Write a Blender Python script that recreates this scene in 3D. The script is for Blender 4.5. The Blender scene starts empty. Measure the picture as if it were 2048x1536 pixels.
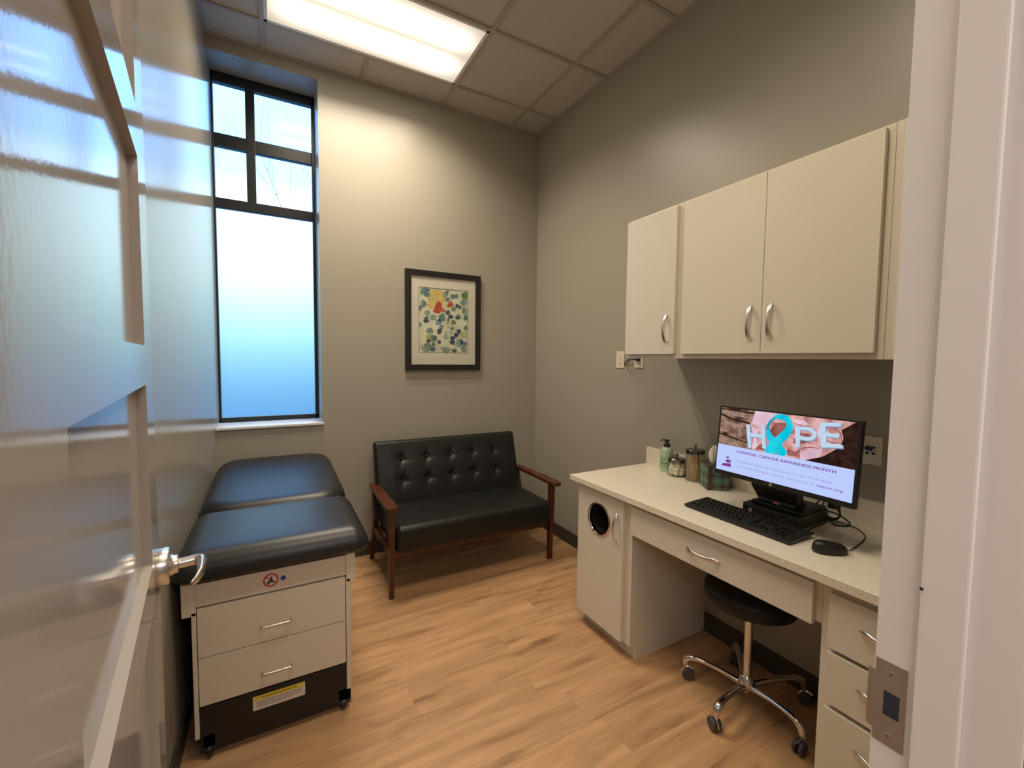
import bpy, bmesh, math, random
from math import sin, cos, pi, radians
from mathutils import Vector, Matrix

scene = bpy.context.scene
COL = scene.collection

# ------------------------------------------------------------------ camera, world, exposure
H = 1.5006
yaw, pitch, roll = .5049, -.0577, .0107
fw = Vector((sin(yaw)*cos(pitch), cos(yaw)*cos(pitch), sin(pitch)))
rt = Vector((cos(yaw), -sin(yaw), 0))
up = rt.cross(fw)
r2 = rt*cos(roll)+up*sin(roll)
u2 = up*cos(roll)-rt*sin(roll)
cd = bpy.data.cameras.new('camera')
cam = bpy.data.objects.new('camera', cd)
COL.objects.link(cam)
m = Matrix((r2, u2, -fw)).transposed().to_4x4()
m.translation = (0, 0, H)
cam.matrix_world = m
cd.sensor_fit = 'HORIZONTAL'; cd.sensor_width = 36
cd.lens = 36*863.6/2048
cd.clip_start = .02; cd.clip_end = 500
scene.camera = cam

scene.view_settings.view_transform = 'Standard'
scene.view_settings.look = 'None'
scene.view_settings.gamma = 1
scene.view_settings.exposure = 0
scene.view_settings.use_curve_mapping = False

world = bpy.data.worlds.new('sky'); scene.world = world
world.use_nodes = True
wn, wl = world.node_tree.nodes, world.node_tree.links
wn.clear()
wo = wn.new('ShaderNodeOutputWorld'); wb = wn.new('ShaderNodeBackground')
tc = wn.new('ShaderNodeTexCoord'); sx = wn.new('ShaderNodeSeparateXYZ'); cr = wn.new('ShaderNodeValToRGB')
wl.new(tc.outputs['Generated'], sx.inputs[0]); wl.new(sx.outputs['Z'], cr.inputs[0])
ramp = cr.color_ramp.elements      # bluish ground haze, dim band added to darken the low frosted pane, bright low sky, blue above
ramp[0].position = 0.03; ramp[0].color = (.20, .38, .46, 1)
ramp[1].position = .62; ramp[1].color = (.17, .44, 1.0, 1)
for p, c in ((.07, (.25, .44, .52, 1)), (.13, (.66, .88, 1.0, 1)), (.24, (.62, .85, 1.0, 1)), (.33, (.21, .50, 1.0, 1))):
    e = ramp.new(p); e.color = c
wl.new(cr.outputs[0], wb.inputs[0]); wb.inputs[1].default_value = 4.9
wl.new(wb.outputs[0], wo.inputs[0])

# corridor ceiling lamp behind the camera
ld = bpy.data.lights.new('corridor_lamp', 'AREA'); ld.shape = 'RECTANGLE'; ld.size = 2.6; ld.size_y = .6
ld.energy = 62; ld.color = (1, .90, .86)
lo = bpy.data.objects.new('corridor_lamp', ld); COL.objects.link(lo); lo.location = (-.1, -1.1, 2.68)

LAMP = 5.0        # brightness of the tube bands seen on the troffer lens
TUBE = 17.0       # watts of each of the two tubes

# ------------------------------------------------------------------ materials
def mat(name, color, rough=.5, metal=0, spec=.5, bump=None, coat=0, var=None, sheen=0):
    """principled; bump=(scale,strength,distance); var=(scale,amount)"""
    m = bpy.data.materials.new(name); m.use_nodes = True
    n, l = m.node_tree.nodes, m.node_tree.links
    b = n['Principled BSDF']
    b.inputs['Base Color'].default_value = (*color, 1)
    b.inputs['Roughness'].default_value = rough
    b.inputs['Metallic'].default_value = metal
    b.inputs['Specular IOR Level'].default_value = spec
    b.inputs['Coat Weight'].default_value = coat
    b.inputs['Coat Roughness'].default_value = .1
    tcn = n.new('ShaderNodeTexCoord')
    if bump:
        t = n.new('ShaderNodeTexNoise'); t.inputs['Scale'].default_value = bump[0]; t.inputs['Detail'].default_value = 3
        bn = n.new('ShaderNodeBump'); bn.inputs['Strength'].default_value = bump[1]; bn.inputs['Distance'].default_value = bump[2]
        l.new(tcn.outputs['Object'], t.inputs['Vector']); l.new(t.outputs['Fac'], bn.inputs['Height']); l.new(bn.outputs[0], b.inputs['Normal'])
    if var is None: var = (3.0, .03)
    if var[1]:
        t = n.new('ShaderNodeTexNoise'); t.inputs['Scale'].default_value = var[0]; t.inputs['Detail'].default_value = 4
        r = n.new('ShaderNodeValToRGB')
        r.color_ramp.elements[0].position = .3; r.color_ramp.elements[1].position = .7
        r.color_ramp.elements[0].color = (*[c*(1-var[1]) for c in color], 1)
        r.color_ramp.elements[1].color = (*[min(1, c*(1+var[1])) for c in color], 1)
        l.new(tcn.outputs['Object'], t.inputs['Vector']); l.new(t.outputs['Fac'], r.inputs[0]); l.new(r.outputs[0], b.inputs['Base Color'])
    return m

def emis(name, c, s=1.0, c2=None, scale=10, stretch=(1, 1, 1), lo_=.35, hi=.65):
    m = bpy.data.materials.new(name); m.use_nodes = True
    n, l = m.node_tree.nodes, m.node_tree.links
    n.clear()
    o = n.new('ShaderNodeOutputMaterial'); e = n.new('ShaderNodeEmission'); l.new(e.outputs[0], o.inputs[0])
    e.inputs[0].default_value = (*c, 1); e.inputs[1].default_value = s
    if c2:
        tcn = n.new('ShaderNodeTexCoord'); mp = n.new('ShaderNodeMapping'); mp.inputs['Scale'].default_value = stretch
        t = n.new('ShaderNodeTexNoise'); t.inputs['Scale'].default_value = scale; t.inputs['Detail'].default_value = 4
        r = n.new('ShaderNodeValToRGB')
        r.color_ramp.elements[0].position = lo_; r.color_ramp.elements[1].position = hi
        r.color_ramp.elements[0].color = (*c, 1); r.color_ramp.elements[1].color = (*c2, 1)
        l.new(tcn.outputs['Object'], mp.inputs[0]); l.new(mp.outputs[0], t.inputs['Vector']); l.new(t.outputs['Fac'], r.inputs[0]); l.new(r.outputs[0], e.inputs[0])
    return m

M = {}
M['wall'] = mat('wall_paint', (.350, .328, .275), .35, bump=(90, .10, .002), var=(1.2, .01))
M['wall_gloss'] = mat('wall_paint_semigloss', (.335, .312, .262), .17, spec=.12, bump=(60, .05, .002), var=(1.2, .01))
M['tile'] = mat('ceiling_tile', (.52, .495, .455), .9, spec=.2, bump=(220, .35, .002), var=(60, .04))
M['tbar'] = mat('ceiling_grid_metal', (.40, .375, .33), .55, var=(2, .01))
M['white'] = mat('white_trim_paint', (.74, .71, .69), .28, bump=(120, .04, .001), var=(1, .01))
M['door'] = mat('door_paint', (.40, .365, .33), .10, spec=.12, bump=(100, .05, .002), var=(1, .01))
M['base'] = mat('baseboard_vinyl', (.050, .043, .034), .5)
M['lam'] = mat('almond_laminate', (.645, .60, .50), .26, bump=(300, .03, .0005), var=(1, .01))
M['lamedge'] = mat('almond_laminate_edge', (.50, .45, .36), .4, var=(1, .01))
M['medlam'] = mat('exam_table_laminate', (.58, .52, .42), .4, bump=(300, .03, .0005), var=(1, .01))
M['vinyl'] = mat('black_vinyl', (.010, .010, .012), .40, spec=.5, bump=(260, .06, .0006), var=(1, .01))
M['leather'] = mat('black_leatherette', (.010, .0105, .0098), .42, spec=.34, bump=(240, .10, .0006), var=(1, .01))
M['blackp'] = mat('black_plastic', (.012, .011, .010), .38, bump=(500, .05, .0003))
M['blackm'] = mat('black_matte', (.006, .005, .004), .7)
M['kick'] = mat('dark_brown_kickplate', (.008, .0055, .004), .55)
M['chrome'] = mat('chrome', (.72, .70, .67), .09, metal=1, var=(1, 0))
M['nickel'] = mat('satin_nickel', (.70, .67, .63), .27, metal=1, var=(1, 0))
M['steel'] = mat('strike_plate_bronze', (.36, .30, .25), .38, metal=.55, var=(20, .04))
M['rubber'] = mat('grey_rubber', (.05, .05, .055), .45)
M['alu'] = mat('bronze_window_frame', (.020, .022, .026), .38, metal=.3)
M['plate'] = mat('almond_plastic_plate', (.72, .66, .56), .35)
M['whitepl'] = mat('white_plastic', (.80, .78, .74), .35)
M['darkhole'] = mat('dark_slot', (.02, .018, .015), .6)
M['cord'] = mat('black_cord', (.010, .009, .008), .7)
M['bluecord'] = mat('blue_network_cord', (.02, .05, .16), .45)
M['mat'] = mat('picture_mat_board', (.80, .72, .65), .8)
M['bark'] = mat('tree_bark', (.10, .09, .08), .9, var=(8, .3))
M['pave'] = mat('outdoor_pavement', (.16, .25, .29), .9, var=(.5, .15))
M['paper'] = mat('label_paper', (.62, .55, .46), .6)
M['yellow'] = mat('label_yellow', (.65, .50, .02), .5)
M['ink'] = mat('printed_ink', (.02, .015, .01), .6)
M['greyink'] = mat('printed_grey_ink', (.28, .25, .21), .6)
M['red'] = mat('sign_red', (.36, .035, .03), .5)
M['blue'] = mat('sticker_blue', (.01, .04, .30), .45)
M['cotton'] = mat('cotton', (.82, .78, .68), .95, bump=(120, .6, .004), var=(30, .05))
M['stick'] = mat('birch_applicator', (.66, .46, .25), .6, var=(14, .18))
M['lid'] = mat('dark_chrome_lid', (.20, .185, .175), .20, metal=1, var=(1, 0))
M['latch'] = mat('latch_recess', (.020, .030, .050), .5)
M['tissue'] = mat('tissue_paper', (.86, .82, .74), .9)

def quartz():
    m = mat('quartz_worktop', (.72, .67, .56), .22, var=(1, 0))
    n, l = m.node_tree.nodes, m.node_tree.links; b = n['Principled BSDF']
    tcn = n.new('ShaderNodeTexCoord')
    v = n.new('ShaderNodeTexNoise'); v.inputs['Scale'].default_value = 130; v.inputs['Detail'].default_value = 2
    r = n.new('ShaderNodeValToRGB'); r.color_ramp.elements[0].position = .30; r.color_ramp.elements[0].color = (.58, .51, .40, 1)
    r.color_ramp.elements[1].position = .42; r.color_ramp.elements[1].color = (.73, .675, .56, 1)
    e = r.color_ramp.elements.new(.68); e.color = (.73, .675, .56, 1); e = r.color_ramp.elements.new(.78); e.color = (.85, .82, .74, 1)
    l.new(tcn.outputs['Object'], v.inputs['Vector']); l.new(v.outputs['Fac'], r.inputs[0]); l.new(r.outputs[0], b.inputs['Base Color'])
    return m
M['quartz'] = quartz()

def wood():
    m = mat('dark_walnut_stain', (.10, .03, .012), .32, var=(1, 0))
    n, l = m.node_tree.nodes, m.node_tree.links; b = n['Principled BSDF']
    tcn = n.new('ShaderNodeTexCoord'); mp = n.new('ShaderNodeMapping'); mp.inputs['Scale'].default_value = (6, 6, 1.2)
    v = n.new('ShaderNodeTexNoise'); v.inputs['Scale'].default_value = 9; v.inputs['Detail'].default_value = 6
    r = n.new('ShaderNodeValToRGB'); r.color_ramp.elements[0].position = .35; r.color_ramp.elements[0].color = (.050, .012, .005, 1)
    r.color_ramp.elements[1].position = .7; r.color_ramp.elements[1].color = (.105, .027, .010, 1)
    l.new(tcn.outputs['Object'], mp.inputs[0]); l.new(mp.outputs[0], v.inputs['Vector']); l.new(v.outputs['Fac'], r.inputs[0]); l.new(r.outputs[0], b.inputs['Base Color'])
    return m
M['wood'] = wood()

def plank_floor():
    m = bpy.data.materials.new('oak_plank_floor'); m.use_nodes = True
    n, l = m.node_tree.nodes, m.node_tree.links; b = n['Principled BSDF']
    def math_(op, a, bb=None):
        k = n.new('ShaderNodeMath'); k.operation = op
        for i, v in enumerate((a, bb)):
            if v is None: continue
            if isinstance(v, (int, float)): k.inputs[i].default_value = v
            else: l.new(v, k.inputs[i])
        return k.outputs[0]
    tcn = n.new('ShaderNodeTexCoord'); s = n.new('ShaderNodeSeparateXYZ'); l.new(tcn.outputs['Object'], s.inputs[0])
    W, L = .183, 1.22
    yy = math_('DIVIDE', math_('SUBTRACT', s.outputs['Y'], 1.695), W)
    row = math_('FLOOR', yy); fy = math_('FRACT', yy)
    wn1 = n.new('ShaderNodeTexWhiteNoise'); wn1.noise_dimensions = '1D'; l.new(row, wn1.inputs['W'])
    xx = math_('DIVIDE', math_('ADD', s.outputs['X'], math_('MULTIPLY', wn1.outputs[0], L)), L)
    colm = math_('FLOOR', xx); fx = math_('FRACT', xx)
    cb = n.new('ShaderNodeCombineXYZ'); l.new(row, cb.inputs[0]); l.new(colm, cb.inputs[1])
    wn2 = n.new('ShaderNodeTexWhiteNoise'); wn2.noise_dimensions = '3D'; l.new(cb.outputs[0], wn2.inputs['Vector'])
    rnd = wn2.outputs['Value']
    # grain: stretched noise, shifted per plank
    gx = math_('ADD', math_('MULTIPLY', s.outputs['X'], 1.6), math_('MULTIPLY', rnd, 37))
    gy = math_('MULTIPLY', s.outputs['Y'], 15)
    gc = n.new('ShaderNodeCombineXYZ'); l.new(gx, gc.inputs[0]); l.new(gy, gc.inputs[1])
    t1 = n.new('ShaderNodeTexNoise'); t1.inputs['Scale'].default_value = 1.0; t1.inputs['Detail'].default_value = 7; t1.inputs['Roughness'].default_value = .62; t1.inputs['Distortion'].default_value = .5
    l.new(gc.outputs[0], t1.inputs['Vector'])
    r1 = n.new('ShaderNodeValToRGB'); el = r1.color_ramp.elements
    el[0].position = .28; el[0].color = (.255, .135, .062, 1)
    el[1].position = .74; el[1].color = (.60, .36, .195, 1)
    e = el.new(.42); e.color = (.41, .235, .115, 1)
    e = el.new(.55); e.color = (.50, .295, .145, 1)
    l.new(t1.outputs['Fac'], r1.inputs[0])
    # knots / smoky streaks
    kc = n.new('ShaderNodeCombineXYZ'); l.new(math_('ADD', math_('MULTIPLY', s.outputs['X'], 2.4), math_('MULTIPLY', rnd, 91)), kc.inputs[0]); l.new(math_('MULTIPLY', s.outputs['Y'], 9.5), kc.inputs[1])
    t2 = n.new('ShaderNodeTexNoise'); t2.inputs['Scale'].default_value = 1.0; t2.inputs['Detail'].default_value = 5; l.new(kc.outputs[0], t2.inputs['Vector'])
    r2_ = n.new('ShaderNodeValToRGB'); r2_.color_ramp.elements[0].position = .60; r2_.color_ramp.elements[0].color = (1, 1, 1, 1)
    r2_.color_ramp.elements[1].position = .74; r2_.color_ramp.elements[1].color = (.42, .40, .38, 1)
    l.new(t2.outputs['Fac'], r2_.inputs[0])
    mx = n.new('ShaderNodeMix'); mx.data_type = 'RGBA'; mx.blend_type = 'MULTIPLY'; mx.inputs['Factor'].default_value = .8
    l.new(r1.outputs[0], mx.inputs['A']); l.new(r2_.outputs[0], mx.inputs['B'])
    # plank tone
    tone = n.new('ShaderNodeMapRange'); tone.inputs['To Min'].default_value = .88; tone.inputs['To Max'].default_value = 1.08; l.new(rnd, tone.inputs['Value'])
    vm = n.new('ShaderNodeVectorMath'); vm.operation = 'SCALE'; l.new(mx.outputs['Result'], vm.inputs[0]); l.new(tone.outputs[0], vm.inputs['Scale'])
    # seams
    ey = math_('MULTIPLY', math_('MINIMUM', fy, math_('SUBTRACT', 1.0, fy)), W)
    ex = math_('MULTIPLY', math_('MINIMUM', fx, math_('SUBTRACT', 1.0, fx)), L)
    seam = math_('LESS_THAN', math_('MINIMUM', ex, ey), .0011)
    mx2 = n.new('ShaderNodeMix'); mx2.data_type = 'RGBA'; mx2.blend_type = 'MULTIPLY'; l.new(math_('MULTIPLY', seam, .42), mx2.inputs['Factor'])
    l.new(vm.outputs[0], mx2.inputs['A']); mx2.inputs['B'].default_value = (.35, .25, .18, 1)
    l.new(mx2.outputs['Result'], b.inputs['Base Color'])
    b.inputs['Roughness'].default_value = .42
    bp = n.new('ShaderNodeBump'); bp.inputs['Strength'].default_value = .06; bp.inputs['Distance'].default_value = .002
    l.new(t1.outputs['Fac'], bp.inputs['Height']); l.new(bp.outputs[0], b.inputs['Normal'])
    return m
M['floor'] = plank_floor()

def thin_glass(name, tint=(1, 1, 1), rough=.0):
    m = bpy.data.materials.new(name); m.use_nodes = True
    n, l = m.node_tree.nodes, m.node_tree.links; n.clear()
    o = n.new('ShaderNodeOutputMaterial'); mx = n.new('ShaderNodeMixShader'); t = n.new('ShaderNodeBsdfTransparent'); g = n.new('ShaderNodeBsdfGlossy')
    f = n.new('ShaderNodeFresnel'); 
    ge = n.new('ShaderNodeNewGeometry'); io = n.new('ShaderNodeMapRange'); io.inputs['To Min'].default_value = 1.45; io.inputs['To Max'].default_value = 1/1.45
    l.new(ge.outputs['Backfacing'], io.inputs['Value']); l.new(io.outputs[0], f.inputs[0])
    t.inputs[0].default_value = (*tint, 1); g.inputs['Roughness'].default_value = rough
    l.new(f.outputs[0], mx.inputs[0]); l.new(t.outputs[0], mx.inputs[1]); l.new(g.outputs[0], mx.inputs[2]); l.new(mx.outputs[0], o.inputs[0])
    return m
M['glass'] = thin_glass('clear_glass', (.96, .98, .97))
M['jar'] = thin_glass('jar_glass', (.95, .95, .92), .02)

def frosted():
    m = bpy.data.materials.new('frosted_film'); m.use_nodes = True
    n, l = m.node_tree.nodes, m.node_tree.links; n.clear()
    o = n.new('ShaderNodeOutputMaterial')
    rf = n.new('ShaderNodeBsdfRefraction'); rf.inputs['IOR'].default_value = 1.30; rf.inputs['Roughness'].default_value = .58; rf.inputs[0].default_value = (.46, .52, .50, 1)
    tr = n.new('ShaderNodeBsdfTranslucent'); tr.inputs[0].default_value = (.60, .68, .66, 1)
    mx = n.new('ShaderNodeMixShader'); mx.inputs[0].default_value = .08
    l.new(rf.outputs[0], mx.inputs[1]); l.new(tr.outputs[0], mx.inputs[2]); l.new(mx.outputs[0], o.inputs[0])
    return m
M['frost'] = frosted()

def tissue_box_mat():
    m = mat('tissue_box_print', (.06, .09, .07), .5, var=(1, 0))
    n, l = m.node_tree.nodes, m.node_tree.links; b = n['Principled BSDF']
    tcn = n.new('ShaderNodeTexCoord'); mp = n.new('ShaderNodeMapping'); mp.inputs['Scale'].default_value = (19, 19, 19)
    v = n.new('ShaderNodeTexVoronoi'); v.inputs['Randomness'].default_value = .0; v.inputs['Scale'].default_value = 1
    r = n.new('ShaderNodeValToRGB'); el = r.color_ramp.elements
    el[0].position = .10; el[0].color = (.10, .20, .16, 1); el[1].position = .60; el[1].color = (.075, .055, .035, 1)
    e = el.new(.30); e.color = (.13, .24, .19, 1); e = el.new(.44); e.color = (.11, .19, .15, 1)
    l.new(tcn.outputs['Object'], mp.inputs[0]); l.new(mp.outputs[0], v.inputs['Vector']); l.new(v.outputs['Distance'], r.inputs[0]); l.new(r.outputs[0], b.inputs['Base Color'])
    return m
M['tissuebox'] = tissue_box_mat()
M['soap'] = mat('pale_green_soap_bottle', (.40, .52, .38), .22, var=(20, .03))
M['soaplabel'] = mat('soap_label', (.27, .40, .25), .4, var=(60, .15))
M['soapband'] = mat('soap_label_print', (.08, .19, .08), .4)

# ------------------------------------------------------------------ mesh building
class MB:
    def __init__(s): s.v = []; s.f = []; s.m = []; s.mats = []; s.smooth = []
    def mi(s, name):
        if name not in s.mats: s.mats.append(name)
        return s.mats.index(name)
    def poly(s, pts, mt, smooth=False, faces=None):
        b = len(s.v); s.v += [tuple(p) for p in pts]; i = s.mi(mt)
        for f in (faces or [list(range(len(pts)))]):
            s.f.append([b+k for k in f]); s.m.append(i); s.smooth.append(smooth)
    def box(s, x0, x1, y0, y1, z0, z1, mt, bev=0.0, tf=None):
        if bev <= 0:
            P = [(x, y, z) for z in (z0, z1) for y in (y0, y1) for x in (x0, x1)]
            F = [(0, 2, 3, 1), (4, 5, 7, 6), (0, 1, 5, 4), (2, 6, 7, 3), (0, 4, 6, 2), (1, 3, 7, 5)]
        else:
            bm = bmesh.new(); bmesh.ops.create_cube(bm, size=1)
            for v in bm.verts: v.co = ((x0+x1)/2+v.co.x*(x1-x0), (y0+y1)/2+v.co.y*(y1-y0), (z0+z1)/2+v.co.z*(z1-z0))
            bmesh.ops.bevel(bm, geom=bm.edges[:], offset=bev, segments=2, affect='EDGES', profile=.6)
            P = [tuple(v.co) for v in bm.verts]; F = [[v.index for v in f.verts] for f in bm.faces]; bm.free()
        if tf: P = [tf(Vector(p)) for p in P]
        s.poly(P, mt, False, F)
    def sweep(s, path, ra, rb=None, mt='chrome', n=12, upv=(0, 0, 1), cap=True, sq=False):
        """tube along path, ra/rb = half widths (number or list)"""
        path = [Vector(p) for p in path]; k = len(path)
        ra = [ra]*k if isinstance(ra, (int, float)) else list(ra)
        rb = ra if rb is None else ([rb]*k if isinstance(rb, (int, float)) else list(rb))
        P = []; upv = Vector(upv); prev = None
        for i, p in enumerate(path):
            t = (path[min(i+1, k-1)]-path[max(i-1, 0)]).normalized()
            if prev is None:
                a = upv.cross(t)
                if a.length < 1e-4: a = Vector((1, 0, 0)).cross(t)
            else: a = prev-t*prev.dot(t)
            a.normalize(); prev = a; c = t.cross(a)
            for j in range(n):
                th = 2*pi*j/n + (pi/4 if sq else 0)
                q = 1.4142 if sq else 1
                P.append(tuple(p+a*cos(th)*ra[i]*q+c*sin(th)*rb[i]*q))
        F = [(i*n+j, i*n+(j+1) % n, (i+1)*n+(j+1) % n, (i+1)*n+j) for i in range(k-1) for j in range(n)]
        if cap: F += [tuple(range(n-1, -1, -1)), tuple((k-1)*n+j for j in range(n))]
        s.poly(P, mt, not sq, F)
    def lathe(s, c, prof, mt, n=32, axis=(0, 0, 1), sx=1, sy=1, smooth=True):
        c = Vector(c); ax = Vector(axis).normalized()
        a = ax.orthogonal().normalized() if abs(ax.z) < .999 else Vector((1, 0, 0)); b = ax.cross(a)
        P = []; 
        for r, z in prof:
            for j in range(n):
                th = 2*pi*j/n; P.append(tuple(c+a*cos(th)*r*sx+b*sin(th)*r*sy+ax*z))
        k = len(prof)
        F = [(i*n+j, i*n+(j+1) % n, (i+1)*n+(j+1) % n, (i+1)*n+j) for i in range(k-1) for j in range(n)]
        if prof[0][0] > 1e-6: F.append(tuple(range(n-1, -1, -1)))
        if prof[-1][0] > 1e-6: F.append(tuple((k-1)*n+j for j in range(n)))
        s.poly(P, mt, smooth, F)
    def build(s, name, parent=None, loc=None, sharp=radians(40)):
        me = bpy.data.meshes.new(name); me.from_pydata(s.v, [], s.f)
        for k in s.mats: me.materials.append(M[k])
        me.polygons.foreach_set('material_index', s.m); me.polygons.foreach_set('use_smooth', s.smooth)
        bm = bmesh.new(); bm.from_mesh(me); bmesh.ops.remove_doubles(bm, verts=bm.verts, dist=1e-6)
        bmesh.ops.recalc_face_normals(bm, faces=bm.faces)
        for e in bm.edges:
            if len(e.link_faces) == 2 and e.calc_face_angle(0) > sharp: e.smooth = False
        bm.to_mesh(me); bm.free(); me.update()
        o = bpy.data.objects.new(name, me); COL.objects.link(o)
        if parent:
            o.parent = parent
            # world coordinates were given: undo the ancestors' transform
            o.matrix_parent_inverse = wm(parent).inverted()
        if loc is not None: o.location = loc
        return o

def wm(o):
    mw = o.matrix_basis.copy()
    p = o
    if p.parent: return wm(p.parent) @ p.matrix_parent_inverse @ mw
    return mw

def thing(name, label, cat, loc=(0, 0, 0), group=None):
    o = bpy.data.objects.new(name, None); COL.objects.link(o); o.location = loc
    o.empty_display_size = .1
    o['label'] = label; o['category'] = cat
    if group: o['group'] = group
    return o
def tag(o, label, cat, group=None, kind=None):
    o['label'] = label; o['category'] = cat
    if group: o['group'] = group
    if kind: o['kind'] = kind
    return o
def struct(o, label=None, cat=None):
    o['kind'] = 'structure'
    if label: o['label'] = label
    if cat: o['category'] = cat
    return o
def copy_tree(o, parent=None):
    c = o.copy(); COL.objects.link(c)
    if parent: c.parent = parent
    for ch in list(o.children): copy_tree(ch, c)
    return c

def text_mesh(txt, size, bold=0.0, align='LEFT', spacing=1.0):
    cu = bpy.data.curves.new('t', 'FONT'); cu.body = txt; cu.size = size; cu.offset = bold; cu.align_x = align
    cu.space_character = spacing; cu.resolution_u = 3
    o = bpy.data.objects.new('t', cu); COL.objects.link(o)
    dg = bpy.context.evaluated_depsgraph_get(); me = bpy.data.meshes.new_from_object(o.evaluated_get(dg))
    V = [v.co.copy() for v in me.vertices]; F = [list(p.vertices) for p in me.polygons]
    bpy.data.objects.remove(o); bpy.data.curves.remove(cu); bpy.data.meshes.remove(me)
    return V, F
def add_text(mb, txt, fit_w, height, origin, rx, uy, mt, bold=0.0, off=0.0, n=None, center=False):
    """text scaled so it is fit_w wide and its capitals are height tall, at origin (left end of baseline)"""
    V, F = text_mesh(txt, 1.0, bold)
    x0 = min(v.x for v in V); x1 = max(v.x for v in V)
    Vh, _ = text_mesh('H', 1.0, bold); h = max(v.y for v in Vh)-min(v.y for v in Vh)
    sx_ = fit_w/(x1-x0); sy_ = height/h
    rx, uy = Vector(rx), Vector(uy); nn = Vector(n) if n else Vector((0, 0, 0)); o = Vector(origin)
    mb.poly([tuple(o+rx*(v.x-x0)*sx_+uy*v.y*sy_+nn*off) for v in V], mt, False, F)

def rrect(w, d, R, n=6):
    pts = []
    for cx, cy, a0 in ((w/2-R, d/2-R, 0), (-w/2+R, d/2-R, 90), (-w/2+R, -d/2+R, 180), (w/2-R, -d/2+R, 270)):
        for k in range(n+1):
            a = radians(a0+90*k/n); pts.append((cx+R*cos(a), cy+R*sin(a)))
    return pts
def pad(mb, cx, cy, w, d, z0, z1, R, r, dome, mt, ztop=None, rings=10, r0=None):
    """upholstered pad: rounded plan, rolled edges, gently domed top"""
    r0 = r if r0 is None else r0
    layers = []
    for k in range(5):
        a = pi/2*k/4; layers.append((r0*(1-sin(a)), z0+r0*(1-cos(a)), 0))
    for k in range(9):
        a = pi/2*k/8; layers.append((r*(1-cos(a)), z1-r+r*sin(a), 0))
    N = len(rrect(w, d, R)); P = []
    hw = min(w, d)/2
    for k in range(1, rings+1):
        f = k/rings; layers.append((r+(hw-r-.002)*f, z1, f))
    for ins, z, f in layers:
        ww, dd = w-2*ins, d-2*ins
        # keep proportion at the centre
        RR = max(min(R-ins*.6, min(ww, dd)/2-.0005), .0005)
        for x, y in rrect(ww, dd, RR):
            zz = z+dome*(1-(1-f)**2)
            if ztop: zz += ztop((cy+y))*((z-z0)/(z1-z0))
            P.append((cx+x, cy+y, zz))
    K = len(layers)
    F = [(i*N+j, i*N+(j+1) % N, (i+1)*N+(j+1) % N, (i+1)*N+j) for i in range(K-1) for j in range(N)]
    F += [tuple(range(N-1, -1, -1)), tuple((K-1)*N+j for j in range(N))]
    mb.poly(P, mt, True, F)

# ------------------------------------------------------------------ room shell
L_, R_, D_, F_ = -.335, 2.0893, 3.3425, .30
CZ = 3.471; HY = .145      # corridor face of the front wall
T = .15
mb = MB(); mb.box(-2.6, 3.6, -2.2, 3.8, -.12, 0, 'floor'); struct(mb.build('floor'))
mb = MB(); mb.box(L_-T, R_+T, F_-T, D_+.26, CZ+.012, CZ+.12, 'tile'); struct(mb.build('ceiling'))
mb = MB(); mb.box(L_-T, L_, F_, D_+.26, 0, CZ+.02, 'wall_gloss'); struct(mb.build('wall_left'))
mb = MB(); mb.box(R_, R_+T, HY, D_+.26, 0, CZ+.02, 'wall'); struct(mb.build('wall_right'))
WX0, WX1, WZ0, WZ1 = L_, .2985, 1.030, 3.395
mb = MB()
mb.box(WX1, R_, D_, D_+.28, 0, CZ+.02, 'wall', .003)
mb.box(L_, WX1, D_, D_+.28, 0, WZ0-.012, 'wall'); mb.box(L_, WX1, D_, D_+.28, WZ1, CZ+.02, 'wall')
struct(mb.build('wall_back'))
OX0, OX1, OZ = -.172, .84, 2.46
mb = MB()
mb.box(L_-T, OX0-.02, HY, F_, 0, CZ+.02, 'wall'); mb.box(OX1+.02, R_, HY, F_, 0, CZ+.02, 'wall'); mb.box(OX0-.02, OX1+.02, HY, F_, OZ+.02, CZ+.02, 'wall')
struct(mb.build('wall_front'))
# corridor around the camera
mb = MB()
mb.box(-2.6, 3.6, -2.2, -2.1, 0, 2.74, 'wall'); mb.box(-2.6, -2.5, -2.1, HY, 0, 2.74, 'wall'); mb.box(3.5, 3.6, -2.1, HY, 0, 2.74, 'wall')
mb.box(-2.5, L_-T, HY, HY+.02, 0, 2.74, 'wall'); mb.box(R_+T, 3.5, HY, HY+.02, 0, 2.74, 'wall')
struct(mb.build('wall_corridor'))
mb = MB(); mb.box(-2.6, 3.6, -2.2, HY+.02, 2.74, 2.80, 'tile'); struct(mb.build('ceiling_corridor'))

# baseboards
for nm, a in (('baseboard_right', (R_-.010, R_, 1.965, D_-.010, 0, .105)), ('baseboard_desk', (R_-.010, R_, .685, 1.517, 0, .105)),
              ('baseboard_back', (L_+.010, R_-.010, D_-.010, D_, 0, .105)),
              ('baseboard_left', (L_, L_+.010, F_+.01, D_-.010, 0, .105))):
    mb = MB(); mb.box(*a, 'base', .002); struct(mb.build(nm))

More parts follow.
